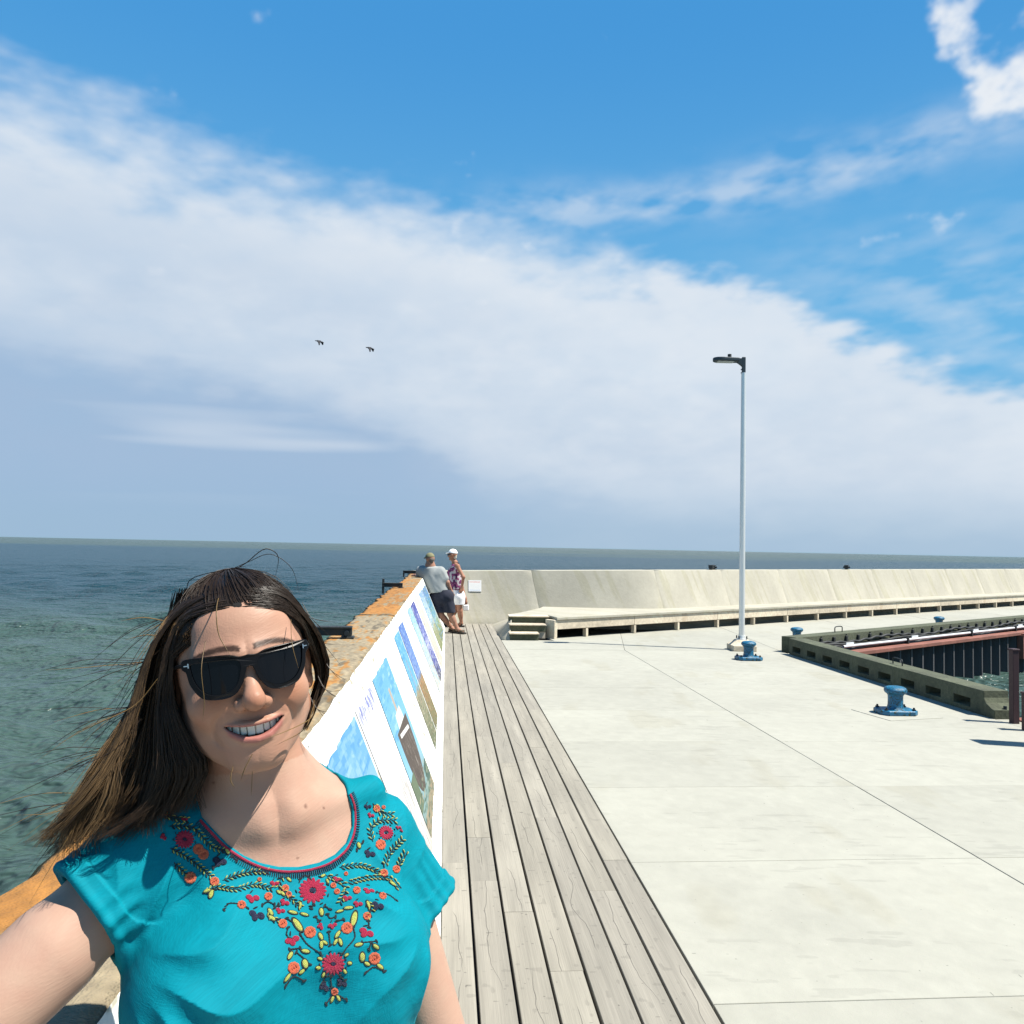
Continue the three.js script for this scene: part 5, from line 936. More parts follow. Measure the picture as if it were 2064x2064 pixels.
  // ---- hair
  {
    const rr = rng(909), hm = [0, 0, 0];
    // scalp cap; hairline runs from the forehead to above the ears
    const capField = (p) => { HF.loc(p, hm); const [x, y, z] = hm; let d = ell(x, y - 0.025, z + 0.013, 0.0800, 0.0845, 0.100); d = smin(d, ell(x, y + 0.03, z + 0.055, 0.068, 0.075, 0.055), 0.04); return d; };
    const capCut = (p) => { HF.loc(p, hm); const [x, y, z] = hm; let d = capField(p); HF.loc(p, hm); d += 0.0022 * (noise3(x * 120, y * 40, z * 40) - 0.5); return smax(d, -(0.75 * y - 0.66 * z - 0.003 - 0.02 * sstep(0.03, 0.075, Math.abs(x)) * sstep(0.05, 0.0, y)), 0.006); };
    const hairMat = phys({ vertexColors: true, roughness: 0.42, specularIntensity: 0.5, sheen: 0.2, sheenColor: lin(0.4, 0.25, 0.12), sheenRoughness: 0.4 });
    const hb = new THREE.Group(); hb.name = 'hair'; hb.userData.label = 'long dark brown hair blown to one side'; W.add(hb);
    const c0 = HF.o;
    part(hb, 'scalp_hair', put(meshField(capCut, [c0.x - 0.16, c0.y - 0.16, c0.z - 0.16], [c0.x + 0.16, c0.y + 0.16, c0.z + 0.16], 0.0035, () => [0.010, 0.007, 0.006])), std({ vertexColors: true, roughness: 1 }));
    // camera-side frame for the falling hair, origin at the bridge of the nose
    const cr = V3(1, 0, 0).applyQuaternion(camera.quaternion), cu = V3(0, 1, 0).applyQuaternion(camera.quaternion), cb = V3(0, 0, 1).applyQuaternion(camera.quaternion);
    // true picture-plane directions at the head
    const view = camera.position.clone().sub(bridge).normalize(), gx = cu.clone().cross(view).normalize(), gy = view.clone().cross(gx);
    const G = (x, y, z) => bridge.clone().addScaledVector(gx, x).addScaledVector(gy, y).addScaledVector(view, z - 0.0885);
    const out = { p: [], n: [], c: [], i: [] };
    const pushOut = (v, m, pull = 0) => { const q = [v.x, v.y, v.z], d = capField(q); if (d < m || pull) { HF.loc(q, hm); const g = HF.dir(hm[0] / 0.0066, (hm[1] - 0.027) / 0.0084, (hm[2] + 0.013) / 0.0102).normalize(); v.addScaledVector(g, (m - d) * (d < m ? 1 : pull)); } return v; };
    function strand(pts, rad, c0, c1, seg = 12) {
      const cv = new THREE.CatmullRomCurve3(pts, false, 'centripetal'), b0 = out.p.length / 3; let ref = V3(0.3, 0.2, 1).normalize();
      for (let s = 0; s <= seg; s++) {
        const t = s / seg, p = cv.getPoint(t), tg = cv.getTangent(t), a = tg.clone().cross(ref).normalize(), b = tg.clone().cross(a), rd = rad * (0.55 + 0.6 * Math.sin(Math.PI * Math.min(1, t * 0.8 + 0.15))) * (1 - 0.75 * sstep(0.75, 1, t)) + 0.00006;
        for (let k = 0; k < 3; k++) { const an = k * 2.0944, nx = a.x * Math.cos(an) + b.x * Math.sin(an), ny = a.y * Math.cos(an) + b.y * Math.sin(an), nz = a.z * Math.cos(an) + b.z * Math.sin(an); out.p.push(p.x + nx * rd, p.y + ny * rd, p.z + nz * rd); out.n.push(nx, ny, nz); for (let c = 0; c < 3; c++) out.c.push(lerp(c0[c], c1[c], sstep(0.35, 1, t))); }
        if (s) for (let k = 0; k < 3; k++) { const A = b0 + (s - 1) * 3 + k, B = b0 + (s - 1) * 3 + (k + 1) % 3; out.i.push(A, B, A + 3, B, B + 3, A + 3); }
      }
    }
    const tone = (light) => { const k = 0.6 + 0.8 * rr(); const dark = [0.030 * k, 0.0185 * k, 0.0125 * k], tip = [lerp(0.05, 0.22, light) * k, lerp(0.031, 0.135, light) * k, lerp(0.019, 0.058, light) * k]; return [dark, tip]; };
    const O = [[-0.016, 0.103], [-0.052, 0.096], [-0.090, 0.066], [-0.110, 0.016], [-0.124, -0.035], [-0.142, -0.080], [-0.164, -0.128], [-0.190, -0.172]];
    const I = [[-0.004, 0.061], [-0.040, 0.057], [-0.074, 0.050], [-0.079, 0.003], [-0.077, -0.041], [-0.062, -0.078], [-0.046, -0.108], [-0.062, -0.150]];
    const clumps = []; for (let i = 0; i < 90; i++) clumps.push([rr(), rr() * 2 - 1, rr() * 6.28, rr() * 2 - 1, rr()]);
    // left side: swept over the temple, down past the jaw and out on the wind
    const N = 6500;
    for (let i = 0; i < N; i++) {
      const cl = clumps[(rr() * clumps.length) | 0], a = clamp(cl[0] + (rr() - 0.5) * 0.13, 0, 1), w = clamp(cl[1] + (rr() - 0.5) * 0.3, -1, 1), pts = [], n = O.length, stop = rr() < 0.6 ? 0.68 + 0.3 * rr() : 1, amp = 0.006 + 0.008 * cl[4];
      for (let k = 0; k < n; k++) {
        const t = k / (n - 1), e = a, low = sstep(0.45, 1, t);
        let x = lerp(I[k][0], O[k][0], e), y = lerp(I[k][1], O[k][1], e);
        // locks wave and spread as they fall
        x += Math.sin(t * 15 + cl[2]) * amp * low * 1.3 + cl[3] * 0.016 * low + (rr() - 0.5) * 0.012 * low * low + (rr() - 0.5) * 0.004 * (0.3 + low) - low * low * 0.012; y += Math.cos(t * 13 + cl[2] * 2) * amp * low + (rr() - 0.5) * 0.004 * low - low * cl[4] * 0.012;
        const front = k < 4 ? [0.070, 0.066, 0.052, 0.040][k] : 0.03, z = lerp(-0.105, front, (w + 1) / 2) * (1 - 0.25 * low) + low * 0.02 + Math.sin(t * 7 + cl[2] * 3) * 0.006 * low;
        pts.push(pushOut(G(x + (k < 2 ? (rr() - 0.5) * 0.03 : 0), y, z), k === 0 ? (w > 0.45 ? -0.0015 : -0.008) : k === 1 ? (w > 0.4 ? 0.001 : -0.006) + rr() * 0.002 : k === 2 ? (w > 0.3 ? 0.001 : -0.002) + rr() * 0.003 : k < 4 ? 0.001 + rr() * 0.004 : 0.002, k < 2 ? 1 : k === 2 ? 0.6 : 0));
      }
      const full = new THREE.CatmullRomCurve3(pts, false, 'centripetal'), cutp = []; for (let q = 0; q <= 9; q++) cutp.push(full.getPoint(q / 9 * stop)); const [c0_, c1_] = tone(sstep(0.35, 0.95, a) * (0.25 + 0.75 * rr()));
      strand(cutp, 0.00042 + rr() * 0.0003, c0_, c1_, 13);
    }
    // crown and right side: back from the hairline, behind the ear, a short curl under it
    const OR = [[-0.018, 0.103], [0.020, 0.103], [0.050, 0.088], [0.074, 0.056], [0.088, 0.024], [0.097, -0.010], [0.091, -0.034], [0.080, -0.056], [0.066, -0.082]];
    const IR = [[-0.004, 0.061], [0.012, 0.061], [0.034, 0.057], [0.052, 0.044], [0.066, 0.026], [0.079, 0.004], [0.086, -0.022], [0.078, -0.046], [0.068, -0.070]];
    for (let i = 0; i < 2600; i++) {
      const cl = clumps[(rr() * clumps.length) | 0], a = clamp(cl[0] + (rr() - 0.5) * 0.2, 0, 1), w = clamp(cl[1] + (rr() - 0.5) * 0.3, -1, 1), pts = [], n = OR.length, stopAt = rr() < 0.75 ? 6 : n;
      for (let k = 0; k < stopAt; k++) { const t = k / (n - 1), low = sstep(0.5, 1, t); const front = [0.070, 0.068, 0.055, 0.034, 0.010, -0.022, -0.032, -0.030, -0.025][k], z = lerp(-0.10, front, (w + 1) / 2); pts.push(pushOut(G(lerp(IR[k][0], OR[k][0], a) + Math.sin(t * 12 + cl[2]) * 0.003 * low, lerp(IR[k][1], OR[k][1], a) + (rr() - 0.5) * 0.003, z).addScaledVector(gx, k < 2 ? (rr() - 0.5) * 0.03 : 0), k === 0 ? (w > 0.45 ? -0.0015 : -0.008) : k === 1 ? (w > 0.4 ? 0.001 : -0.006) + rr() * 0.002 : k === 2 ? (w > 0.3 ? 0.001 : -0.002) + rr() * 0.003 : 0.0012 + rr() * 0.003, k < 2 ? 1 : k === 2 ? 0.85 : k === 3 ? 0.5 : 0)); }
      const [c0_, c1_] = tone(0.12 * rr()); strand(pts, 0.0004 + rr() * 0.0003, c0_, c1_, 12);
    }
    // swept back from the hairline over the crown
    for (let i = 0; i < 5200; i++) {
      const ph = (rr() * 2 - 1) * 1.2, drift = -0.25 - 0.5 * rr(), th0 = 0.84 - 0.20 * Math.abs(ph) + (rr() - 0.5) * 0.40, lift = 1.008 + 0.032 * rr() + (rr() < 0.06 ? 0.05 * rr() : 0), pts = [];
      for (let k = 0; k < 6; k++) { const t = k / 5, th = th0 + t * 1.75, a = ph + drift * t, q = 0.985 + (lift - 0.985) * Math.sin(Math.PI * Math.min(0.5, t * 2.6 + 0.12)); pts.push(HF.pt(Math.sin(a) * Math.cos(th) * 0.0805 * q, 0.025 + Math.sin(th) * 0.0850 * q, -0.013 + Math.cos(a) * Math.cos(th) * 0.1005 * q).add(V3((rr() - 0.5) * 0.004 * t, (rr() - 0.4) * 0.004 * t, 0))); }
      const [c0_, c1_] = tone(0.10 * rr()); strand(pts, 0.00026 + rr() * 0.00026, c0_, c1_, 11);
    }
    // left temple, drawn down into the long hair
    for (let i = 0; i < 1300; i++) {
      const ph = -(0.75 + rr() * 0.95), th = lerp(0.02, 0.42, rr()) + (ph > -1.0 ? 0.12 : 0), a = clamp(rr() * 0.45, 0, 1), cl = clumps[(rr() * clumps.length) | 0], q = 1.004, pts = [HF.pt(Math.sin(ph) * Math.cos(th) * 0.0800 * q, 0.025 + Math.sin(th) * 0.0845 * q, -0.013 + Math.cos(ph) * Math.cos(th) * 0.100 * q)];
      const z0 = lerp(-0.02, 0.035, rr());
      for (let k = 3; k < O.length - (i % 3); k++) { const low = sstep(3, 7, k); pts.push(pushOut(G(lerp(I[k][0], O[k][0], a) + Math.sin(k * 1.4 + cl[2]) * 0.004 * low, lerp(I[k][1], O[k][1], a) + cl[3] * 0.006 * low, z0 + 0.01 * low), 0.002 + rr() * 0.003)); }
      const [c0_, c1_] = tone(0.2 * rr()); strand(pts, 0.0004 + rr() * 0.0003, c0_, c1_, 12);
    }
    // back of the head, hanging behind the neck and drawn to the left
    for (let i = 0; i < 1500; i++) {
      const a = rr(), q = rr(), pts = [HF.pt(lerp(-0.06, 0.05, a), 0.10 - 0.02 * q, -0.05), HF.pt(lerp(-0.085, 0.075, a), 0.03, -0.085), HF.pt(lerp(-0.09, 0.060, a), -0.05, -0.095), HF.pt(lerp(-0.11, 0.02, a), -0.11, -0.085), HF.pt(lerp(-0.16, -0.04, a), -0.17 - 0.03 * q, -0.06 + 0.03 * q)].map((v) => pushOut(v.add(V3((rr() - 0.5) * 0.008, (rr() - 0.5) * 0.008, (rr() - 0.5) * 0.01)), 0.002));
      const [c0_, c1_] = tone(0.3 * rr()); strand(pts, 0.0006, c0_, c1_, 10);
    }
    // loose hairs lifted by the wind
    const fly = (list, rad, c) => strand(list.map(([x, y, z]) => G(x, y, z)), rad, c, c, 22);
    const gold = [0.26, 0.16, 0.06], brown = [0.03, 0.018, 0.012];
    fly([[-0.070, 0.085, 0.0], [-0.066, 0.104, 0.01], [-0.02, 0.116, 0.015], [0.004, 0.120, 0.015]], 0.00045, brown); fly([[-0.030, 0.108, 0.01], [-0.005, 0.122, 0.01], [0.02, 0.140, 0.012], [0.034, 0.132, 0.01], [0.030, 0.100, 0.0]], 0.00055, brown); fly([[-0.035, 0.110, 0.0], [0.0, 0.126, 0.0], [0.025, 0.135, 0.0], [0.050, 0.118, 0.0], [0.060, 0.085, 0.0]], 0.0004, brown);
    fly([[-0.030, 0.092, 0.03], [-0.033, 0.06, 0.095], [-0.03, 0.035, 0.102], [-0.018, 0.012, 0.108]], 0.0006, gold); fly([[-0.044, 0.03, 0.09], [-0.047, 0.0, 0.108], [-0.044, -0.035, 0.105], [-0.046, -0.055, 0.098]], 0.0004, gold); fly([[0.046, 0.05, 0.07], [0.046, 0.02, 0.098], [0.052, -0.005, 0.1]], 0.0004, gold);
    fly([[0.004, -0.093, 0.09], [-0.004, -0.108, 0.09], [-0.008, -0.12, 0.085]], 0.0005, gold); fly([[-0.016, -0.105, 0.07], [-0.018, -0.12, 0.075], [-0.014, -0.128, 0.075]], 0.0005, gold); fly([[0.004, -0.112, 0.08], [0.003, -0.14, 0.06]], 0.0004, gold);
    fly([[-0.085, 0.055, 0.02], [-0.115, 0.062, 0.01], [-0.14, 0.060, 0.0]], 0.0006, gold); fly([[-0.088, 0.036, 0.02], [-0.11, 0.042, 0.01], [-0.135, 0.038, 0.0]], 0.0006, gold);
    fly([[0.075, -0.045, 0.01], [0.068, -0.062, 0.055], [0.04, -0.072, 0.088], [0.015, -0.078, 0.100]], 0.0005, gold); fly([[0.076, -0.05, 0.0], [0.06, -0.075, 0.05], [0.03, -0.086, 0.085]], 0.0005, gold);
    for (let i = 0; i < 70; i++) { const t = rr(), k = 2 + Math.floor(rr() * 5), s = O[k], L = 0.04 + 0.08 * rr(), an = 3.1 + rr() * 1.3, z = (rr() - 0.5) * 0.08, c = rr() < 0.4 ? gold : brown; fly([[s[0] + 0.03, s[1] + 0.03, z], [s[0] + 0.005, s[1], z], [s[0] + Math.cos(an) * L * 0.5, s[1] + Math.sin(an) * L * 0.5 + 0.008 * (rr() - 0.3), z + 0.01], [s[0] + Math.cos(an) * L, s[1] + Math.sin(an) * L + 0.02 * (rr() - 0.5), z + 0.01]], 0.00025 + 0.0002 * rr(), c); }
    for (let i = 0; i < 16; i++) { const k = 3 + Math.floor(rr() * 5), s = OR[k], an = -0.9 + rr() * 1.4, L = 0.012 + 0.02 * rr(); fly([[s[0] - 0.01, s[1] + 0.02, -0.02], [s[0], s[1], -0.01], [s[0] + Math.cos(an) * L, s[1] + Math.sin(an) * L - 0.01, -0.01]], 0.0003, brown); }
    const hg = new THREE.BufferGeometry(); hg.setAttribute('position', new THREE.Float32BufferAttribute(out.p, 3)); hg.setAttribute('normal', new THREE.Float32BufferAttribute(out.n, 3)); hg.setAttribute('color', new THREE.Float32BufferAttribute(out.c, 3)); hg.setIndex(out.i);
    const st = part(hb, 'strands', put(hg), hairMat); st.userData.kind = 'stuff';
  }
})();
// ---------------------------------------------------------------- the couple at the far end of the boardwalk
(function couple() {
  const plainSkin = (c) => (x, y, z) => { const n = fbm3(x * 14, y * 14, z * 14, 3) - 0.5; return [c[0] * (1 + n * 0.1), c[1] * (1 + n * 0.16), c[2] * (1 + n * 0.16)]; };
  const skinM = phys({ vertexColors: true, roughness: 0.55, specularIntensity: 0.4 });
  const mk = (base) => ({ put: (g) => g.translate(-base.x, -base.y, -base.z) });
  const bounds = (list, m) => { const lo = [1e9, 1e9, 1e9], hi = [-1e9, -1e9, -1e9]; for (const v of list) [v.x, v.y, v.z].forEach((q, i) => { lo[i] = Math.min(lo[i], q - m); hi[i] = Math.max(hi[i], q + m); }); return [lo, hi]; };
  const field = (caps, k) => (p) => { let d = 9; for (const [a, b, r0, r1, kk] of caps) d = smin(d, capV(p, a, b, r0, r1), kk ?? k); return d; };
  const meshCaps = (caps, k, h, col, mod) => { const pts = caps.flatMap((c) => [c[0], c[1]]), [lo, hi] = bounds(pts, 0.24), f0 = field(caps, k), f = mod ? (p) => mod(p, f0(p)) : f0; return meshField(f, lo, hi, h, col); };
  const fold = (s) => (p, d) => d + 0.010 * (noise3(p[0] * 16 + p[1] * 10, p[1] * 9, p[2] * 16 + s) - 0.5);
  const fingersAt = (wr, dir, side, palm) => { const l = [[wr, wr.clone().addScaledVector(dir, 0.075), 0.03, 0.034]]; for (let i = 0; i < 4; i++) { const s = (i - 1.5) * 0.021, a = wr.clone().addScaledVector(dir, 0.08).addScaledVector(side, s), b = a.clone().addScaledVector(dir, [0.04, 0.048, 0.044, 0.034][i]).addScaledVector(palm, 0.012), c = b.clone().addScaledVector(dir, 0.025).addScaledVector(palm, 0.025); l.push([a, b, 0.0105, 0.0095, 0.008], [b, c, 0.0095, 0.008, 0.008]); } const t = wr.clone().addScaledVector(dir, 0.03).addScaledVector(side, -0.032), u = t.clone().addScaledVector(side, -0.02).addScaledVector(dir, 0.04); l.push([t, u, 0.013, 0.010, 0.01]); return l; };
  const headCaps = (c, up, fwd, side) => { const P = (x, y, z) => c.clone().addScaledVector(side, x).addScaledVector(up, y).addScaledVector(fwd, z); return [[P(0, 0.035, -0.015), P(0, 0.03, 0.012), 0.083, 0.080], [P(0, -0.05, 0.03), P(0, -0.075, 0.05), 0.055, 0.032], [P(0, 0.0, 0.085), P(0, -0.03, 0.104), 0.010, 0.014, 0.02], [P(0.078, -0.01, -0.01), P(0.082, 0.02, -0.02), 0.014, 0.017, 0.012], [P(-0.078, -0.01, -0.01), P(-0.082, 0.02, -0.02), 0.014, 0.017, 0.012]]; };
  const ballCap = (c, up, fwd, side, brim) => { const s = new THREE.SphereGeometry(0.101, 28, 12, 0, 6.2832, 0, 1.45); s.scale(0.92, 1.0, 1.04); const sh = new THREE.Shape(); sh.moveTo(-0.082, 0); sh.bezierCurveTo(-0.09, 0.05, -0.06, brim, 0, brim); sh.bezierCurveTo(0.06, brim, 0.09, 0.05, 0.082, 0); sh.bezierCurveTo(0.05, 0.03, -0.05, 0.03, -0.082, 0); const b = new THREE.ExtrudeGeometry(sh, { depth: 0.006, bevelEnabled: true, bevelSize: 0.003, bevelThickness: 0.003, bevelSegments: 1 }); b.rotateX(Math.PI / 2 + 0.14); b.translate(0, 0.012, 0.072); const Mx = new THREE.Matrix4().makeBasis(side, up, fwd).setPosition(c.clone().addScaledVector(up, 0.045)); return [s.applyMatrix4(Mx), plain(b).applyMatrix4(Mx)]; };
  // ---- man leaning on the wall, seen from behind
  {
    const d = 15.9, J = (x, y, dd = 0) => at(x, y, d + dd), up = V3(-0.10, 0.99, -0.05).normalize(), fwd = V3(-0.55, 0, -0.83).normalize(), side = up.clone().cross(fwd).normalize(); fwd.copy(side.clone().cross(up));
    const base = V3(J(922, 1277).x, 0, J(922, 1277).z), { put } = mk(base);
    const P = thing('person', 'man in grey T-shirt, olive cap and dark shorts leaning on the mural wall', 'person', base.toArray());
    const neck = J(867, 1139), head = J(867, 1128.5, -0.02), shL = J(849, 1150, 0.05), shR = J(888, 1152, -0.02), waist = J(884, 1190), hipL = J(879, 1204, 0.04), hipR = J(901, 1202, -0.02), knL = J(889, 1240, 0.0), knR = J(908, 1238, -0.03), anL = J(911, 1272, 0.12), anR = J(922, 1274, -0.05), elR = J(902, 1174, -0.05), wrR = J(910, 1193, 0.02), elL = J(844, 1162.5, 0.25), wrL = J(838, 1160, 0.5);
    anL.y = anR.y = 0.085;
    const skinCaps = [...headCaps(head, up, fwd, side), [head.clone().addScaledVector(up, -0.07), neck, 0.055, 0.062], [shR, elR, 0.052, 0.044], [elR, wrR, 0.043, 0.03], ...fingersAt(wrR, V3(0.25, -0.95, -0.15).normalize(), side, V3(-0.9, 0, -0.3)), [shL, elL, 0.052, 0.044], [elL, wrL, 0.043, 0.03], ...fingersAt(wrL, V3(-0.6, 0.0, -0.8).normalize(), V3(0.8, 0, -0.6), V3(0, -1, 0)), [hipL, knL, 0.085, 0.062], [knL, anL, 0.062, 0.040], [hipR, knR, 0.085, 0.062], [knR, anR, 0.062, 0.040], [knL.clone().lerp(anL, 0.25), knL.clone().lerp(anL, 0.4), 0.062, 0.055], [knR.clone().lerp(anR, 0.25), knR.clone().lerp(anR, 0.4), 0.062, 0.055], [neck, waist, 0.1, 0.12], [anL, anL.clone().add(V3(0.08, -0.04, 0.10)), 0.038, 0.03], [anR, anR.clone().add(V3(0.10, -0.04, 0.08)), 0.038, 0.03]];
    part(P, 'body', put(meshCaps(skinCaps, 0.03, 0.011, plainSkin([0.50, 0.26, 0.18]))), skinM);
    const mid = J(876, 1172);
    const shirt = [[shL, shR, 0.090, 0.088], [shL.clone().lerp(shR, 0.5).add(V3(0, -0.05, 0)), waist, 0.165, 0.165], [shL.clone().lerp(mid, 0.3), waist.clone().add(V3(-0.06, 0, 0)), 0.13, 0.135], [shR.clone().lerp(mid, 0.3), waist.clone().add(V3(0.06, 0, 0)), 0.13, 0.135], [shR, shR.clone().lerp(elR, 0.62), 0.085, 0.082], [shL, shL.clone().lerp(elL, 0.6), 0.085, 0.08], [neck.clone().addScaledVector(up, -0.03), neck.clone().addScaledVector(up, -0.06), 0.075, 0.12]];
    const cutY = waist.y - 0.035;
    part(P, 't_shirt', put(meshCaps(shirt, 0.06, 0.011, null, (p, q) => smax(fold(3)(p, q), cutY + (p[0] - waist.x) * 0.12 - p[1], 0.01))), std({ color: lin(0.31, 0.33, 0.33), roughness: 0.9 }));
    const sc = J(890, 1204), shorts = [[hipL, hipR, 0.145, 0.145], [sc, sc.clone().add(V3(0, 0.12, 0)), 0.17, 0.165], [hipL, hipL.clone().lerp(knL, 0.86), 0.125, 0.115], [hipR, hipR.clone().lerp(knR, 0.86), 0.125, 0.115]];
    part(P, 'shorts', put(meshCaps(shorts, 0.04, 0.012, null, (p, q) => smax(smax(fold(9)(p, q), knL.y + 0.055 - p[1], 0.008), p[1] - waist.y - 0.02, 0.01))), std({ color: lin(0.012, 0.015, 0.032), roughness: 0.9 }));
    const cg = ballCap(head, up, fwd, side, 0.075), olive = std({ color: lin(0.20, 0.19, 0.10), roughness: 0.9 }); const cp = part(P, 'cap', put(cg[0]), olive); part(cp, 'brim', put(cg[1]), olive);
    part(P, 'hair', put(meshCaps([[head.clone().addScaledVector(fwd, -0.055).addScaledVector(up, -0.005), head.clone().addScaledVector(fwd, -0.05).addScaledVector(up, -0.03), 0.055, 0.045]], 0.02, 0.01)), std({ color: lin(0.12, 0.10, 0.085), roughness: 0.9 }));
    for (const [a, v] of [[anL, V3(0.62, 0, 0.78)], [anR, V3(0.80, 0, 0.6)]]) { const c = a.clone(); c.y = 0; const g = new RoundedBoxGeometry(0.105, 0.03, 0.285, 3, 0.013); const up0 = box(0.11, 0.055, 0.07, 0, 0.05, 0.06, 0.02), st = box(0.112, 0.03, 0.05, 0, 0.055, -0.06, 0.012), hl = box(0.09, 0.05, 0.03, 0, 0.05, -0.115, 0.012); const ang = Math.atan2(v.x, v.z), s = new THREE.Group(); s.name = 'sandal'; s.position.copy(c.sub(base)).add(V3(v.x * 0.06, 0.002, v.z * 0.06)); s.rotation.y = ang; P.add(s); part(s, 'sole', g.translate(0, 0.015, 0), std({ color: lin(0.02, 0.017, 0.014), roughness: 0.9 })); part(s, 'straps', merge([up0, st, hl]), std({ color: lin(0.10, 0.075, 0.05), roughness: 0.85 })); }
  }
  // ---- woman beside him, seen from the side, in a white cap
  {
    const d = 17.15, J = (x, y, dd = 0) => at(x, y, d + dd), up = V3(0.05, 1, 0).normalize(), fwd = V3(-0.93, 0.0, -0.36).normalize(), side = up.clone().cross(fwd).normalize(); fwd.copy(side.clone().cross(up));
    const base = V3(J(918, 1262).x, 0, J(918, 1262).z), { put } = mk(base);
    const P = thing('person', 'woman in white cap, purple flowered top and white shorts beside the leaning man', 'person', base.toArray());
    const head = J(912.5, 1120), neck = J(917, 1134), shN = J(922, 1141, -0.14), shF = J(914, 1140, 0.16), waist = J(919, 1184), hipN = J(925, 1203, -0.08), hipF = J(919, 1203, 0.1), knN = J(927, 1231, -0.08), knF = J(917, 1231, 0.1), anN = J(930, 1258, -0.02), anF = J(906, 1259, 0.02), elN = J(934, 1163, -0.22), wrN = J(931, 1184, -0.16), elF = J(931, 1182, 0.28), wrF = J(938, 1206, 0.22);
    anN.y = anF.y = 0.075;
    const skinCaps = [...headCaps(head, up, fwd, side), [head.clone().addScaledVector(up, -0.07), neck, 0.046, 0.052], [neck, neck.clone().lerp(waist, 0.3), 0.06, 0.1], [shN, shF, 0.05, 0.05], [shN, elN, 0.043, 0.036], [elN, wrN, 0.035, 0.025], ...fingersAt(wrN, V3(-0.3, -0.95, 0.1).normalize(), V3(-0.9, 0.3, 0), V3(0, 0, -1)), [shF, elF, 0.043, 0.036], [elF, wrF, 0.035, 0.025], ...fingersAt(wrF, V3(0.15, -0.98, 0).normalize(), V3(0.9, 0.1, 0.2), V3(-0.2, 0, -1)), [hipN, knN, 0.080, 0.056], [knN, anN, 0.055, 0.034], [hipF, knF, 0.080, 0.056], [knF, anF, 0.055, 0.034], [knN.clone().lerp(anN, 0.25), knN.clone().lerp(anN, 0.4), 0.056, 0.05], [anN, anN.clone().add(V3(-0.1, -0.04, 0)), 0.032, 0.026], [anF, anF.clone().add(V3(-0.1, -0.04, 0)), 0.032, 0.026]];
    part(P, 'body', put(meshCaps(skinCaps, 0.03, 0.011, plainSkin([0.52, 0.25, 0.16]))), skinM);
    const flower = (x, y, z) => { const n = noise3(x * 24, y * 24, z * 24), m = noise3(x * 34 + 9, y * 34, z * 34); return n > 0.60 ? [0.62, 0.58, 0.62] : m > 0.62 ? [0.42, 0.10, 0.24] : [0.16, 0.02, 0.12]; };
    const top = [[shN.clone().lerp(shF, 0.2).add(V3(0, -0.06, 0)), shF.clone().lerp(shN, 0.2).add(V3(0, -0.06, 0)), 0.085, 0.085], [shN.clone().lerp(shF, 0.5).add(V3(-0.02, -0.12, 0)), waist, 0.13, 0.155], [shN.clone().lerp(shF, 0.5).add(V3(-0.10, -0.17, 0)), waist.clone().add(V3(-0.05, 0.02, 0)), 0.085, 0.12], [neck.clone().add(V3(0, -0.09, 0)), waist, 0.09, 0.15]];
    part(P, 'flowered_top', put(meshCaps(top, 0.05, 0.009, flower, (p, q) => smax(fold(5)(p, q), waist.y - 0.05 - p[1], 0.01))), std({ vertexColors: true, roughness: 0.9 }));
    part(P, 'neck_strap', put(tube([neck.clone().add(V3(0.03, 0.0, 0.05)), neck.clone().add(V3(0.075, -0.01, 0.0)), neck.clone().add(V3(0.05, -0.02, -0.06)), neck.clone().add(V3(-0.05, -0.06, -0.06))], 0.014, 20, 8)), std({ color: lin(0.015, 0.012, 0.02), roughness: 0.9 }));
    const shorts = [[hipN, hipF, 0.13, 0.13], [waist, J(922, 1203), 0.135, 0.165], [hipN, hipN.clone().lerp(knN, 0.5), 0.125, 0.115], [hipF, hipF.clone().lerp(knF, 0.5), 0.125, 0.115]];
    part(P, 'shorts', put(meshCaps(shorts, 0.04, 0.011, null, (p, q) => smax(smax(fold(2)(p, q), hipN.y - 0.165 - p[1], 0.008), p[1] - waist.y - 0.01, 0.01))), std({ color: lin(0.82, 0.82, 0.84), roughness: 0.9 }));
    const cg = ballCap(head, up, fwd, side, 0.095), white = std({ color: lin(0.95, 0.95, 0.96), roughness: 0.85 }); const cp = part(P, 'cap', put(cg[0]), white); part(cp, 'brim', put(cg[1]), white);
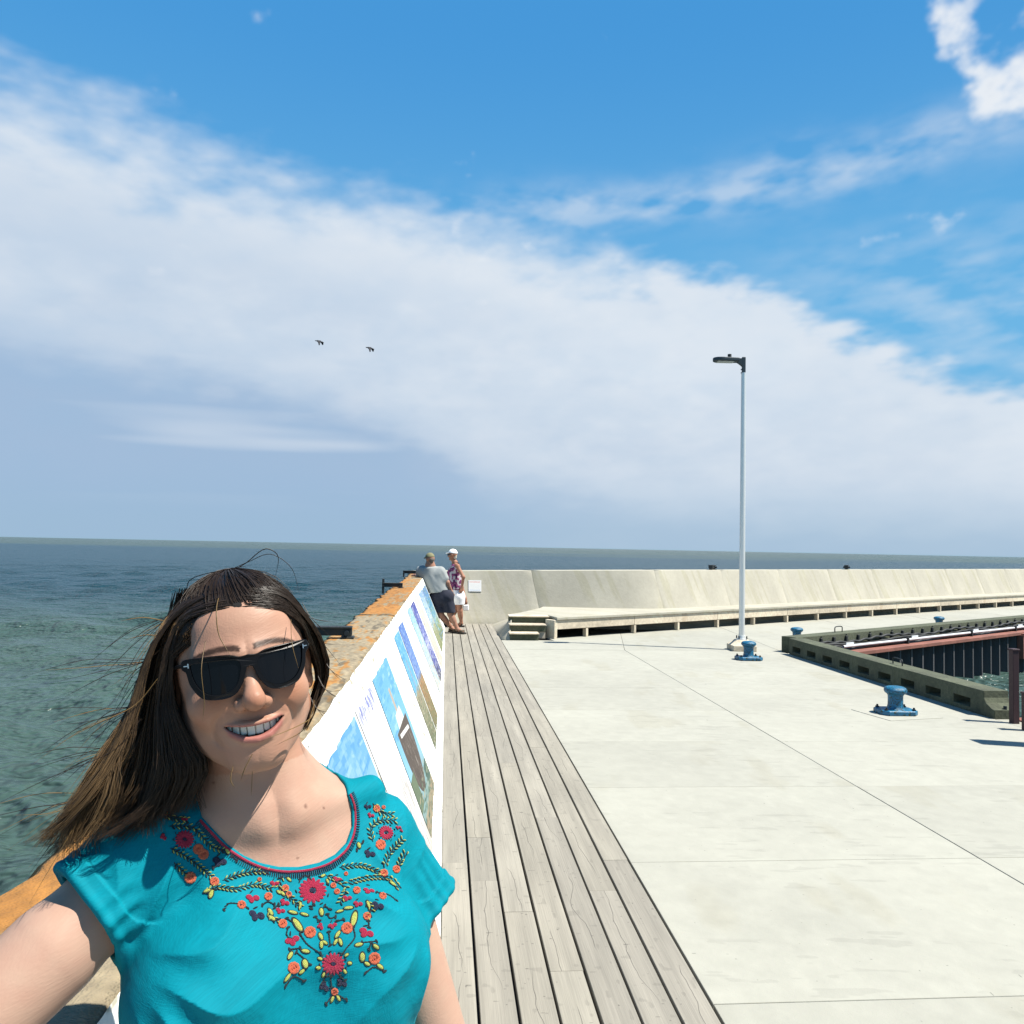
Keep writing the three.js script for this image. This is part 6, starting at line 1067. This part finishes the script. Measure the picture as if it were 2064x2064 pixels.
    part(P, 'hair', put(meshCaps([[head.clone().addScaledVector(fwd, -0.05), head.clone().addScaledVector(fwd, -0.06).addScaledVector(up, -0.035), 0.05, 0.035]], 0.02, 0.01)), std({ color: lin(0.55, 0.5, 0.42), roughness: 0.9 }));
    part(P, 'sunglasses', put(merge([box(0.15, 0.035, 0.012, 0, 0, 0, 0.004), box(0.006, 0.012, 0.10, 0.078, 0.006, -0.055, 0.002), box(0.006, 0.012, 0.10, -0.078, 0.006, -0.055, 0.002)]).applyMatrix4(new THREE.Matrix4().makeBasis(side, up, fwd).setPosition(head.clone().addScaledVector(fwd, 0.092).addScaledVector(up, 0.012)))), std({ color: lin(0.01, 0.01, 0.012), roughness: 0.3 }));
    for (const a of [anN, anF]) { const s = new THREE.Group(); s.name = 'sandal'; s.position.set(a.x - base.x - 0.05, 0.002, a.z - base.z); s.rotation.y = -Math.PI / 2; P.add(s); part(s, 'sole', new RoundedBoxGeometry(0.09, 0.03, 0.25, 3, 0.012).translate(0, 0.015, 0), std({ color: lin(0.015, 0.013, 0.012), roughness: 0.9 })); part(s, 'straps', merge([box(0.096, 0.05, 0.05, 0, 0.045, 0.06, 0.015), box(0.096, 0.03, 0.03, 0, 0.06, -0.06, 0.01)]), std({ color: lin(0.02, 0.018, 0.016), roughness: 0.9 })); }
    // small white bag in her far hand
    const hb = wrF.clone().addScaledVector(V3(0.15, -0.98, 0).normalize(), 0.10), B = thing('hand_bag', 'small white bag hanging from the hand of the woman in the white cap', 'bag', [hb.x, hb.y - 0.17, hb.z]);
    part(B, 'bag', box(0.13, 0.13, 0.07, 0, 0.065, 0, 0.025), std({ color: lin(0.85, 0.85, 0.85), roughness: 0.8 })); part(B, 'handle', tube([V3(-0.04, 0.125, 0), V3(-0.035, 0.17, 0), V3(0, 0.185, 0), V3(0.035, 0.17, 0), V3(0.04, 0.125, 0)], 0.006, 16, 6), std({ color: lin(0.8, 0.8, 0.8), roughness: 0.8 }));
  }
})();
renderer.setSize(1024, 1024);
renderer.render(scene, camera);
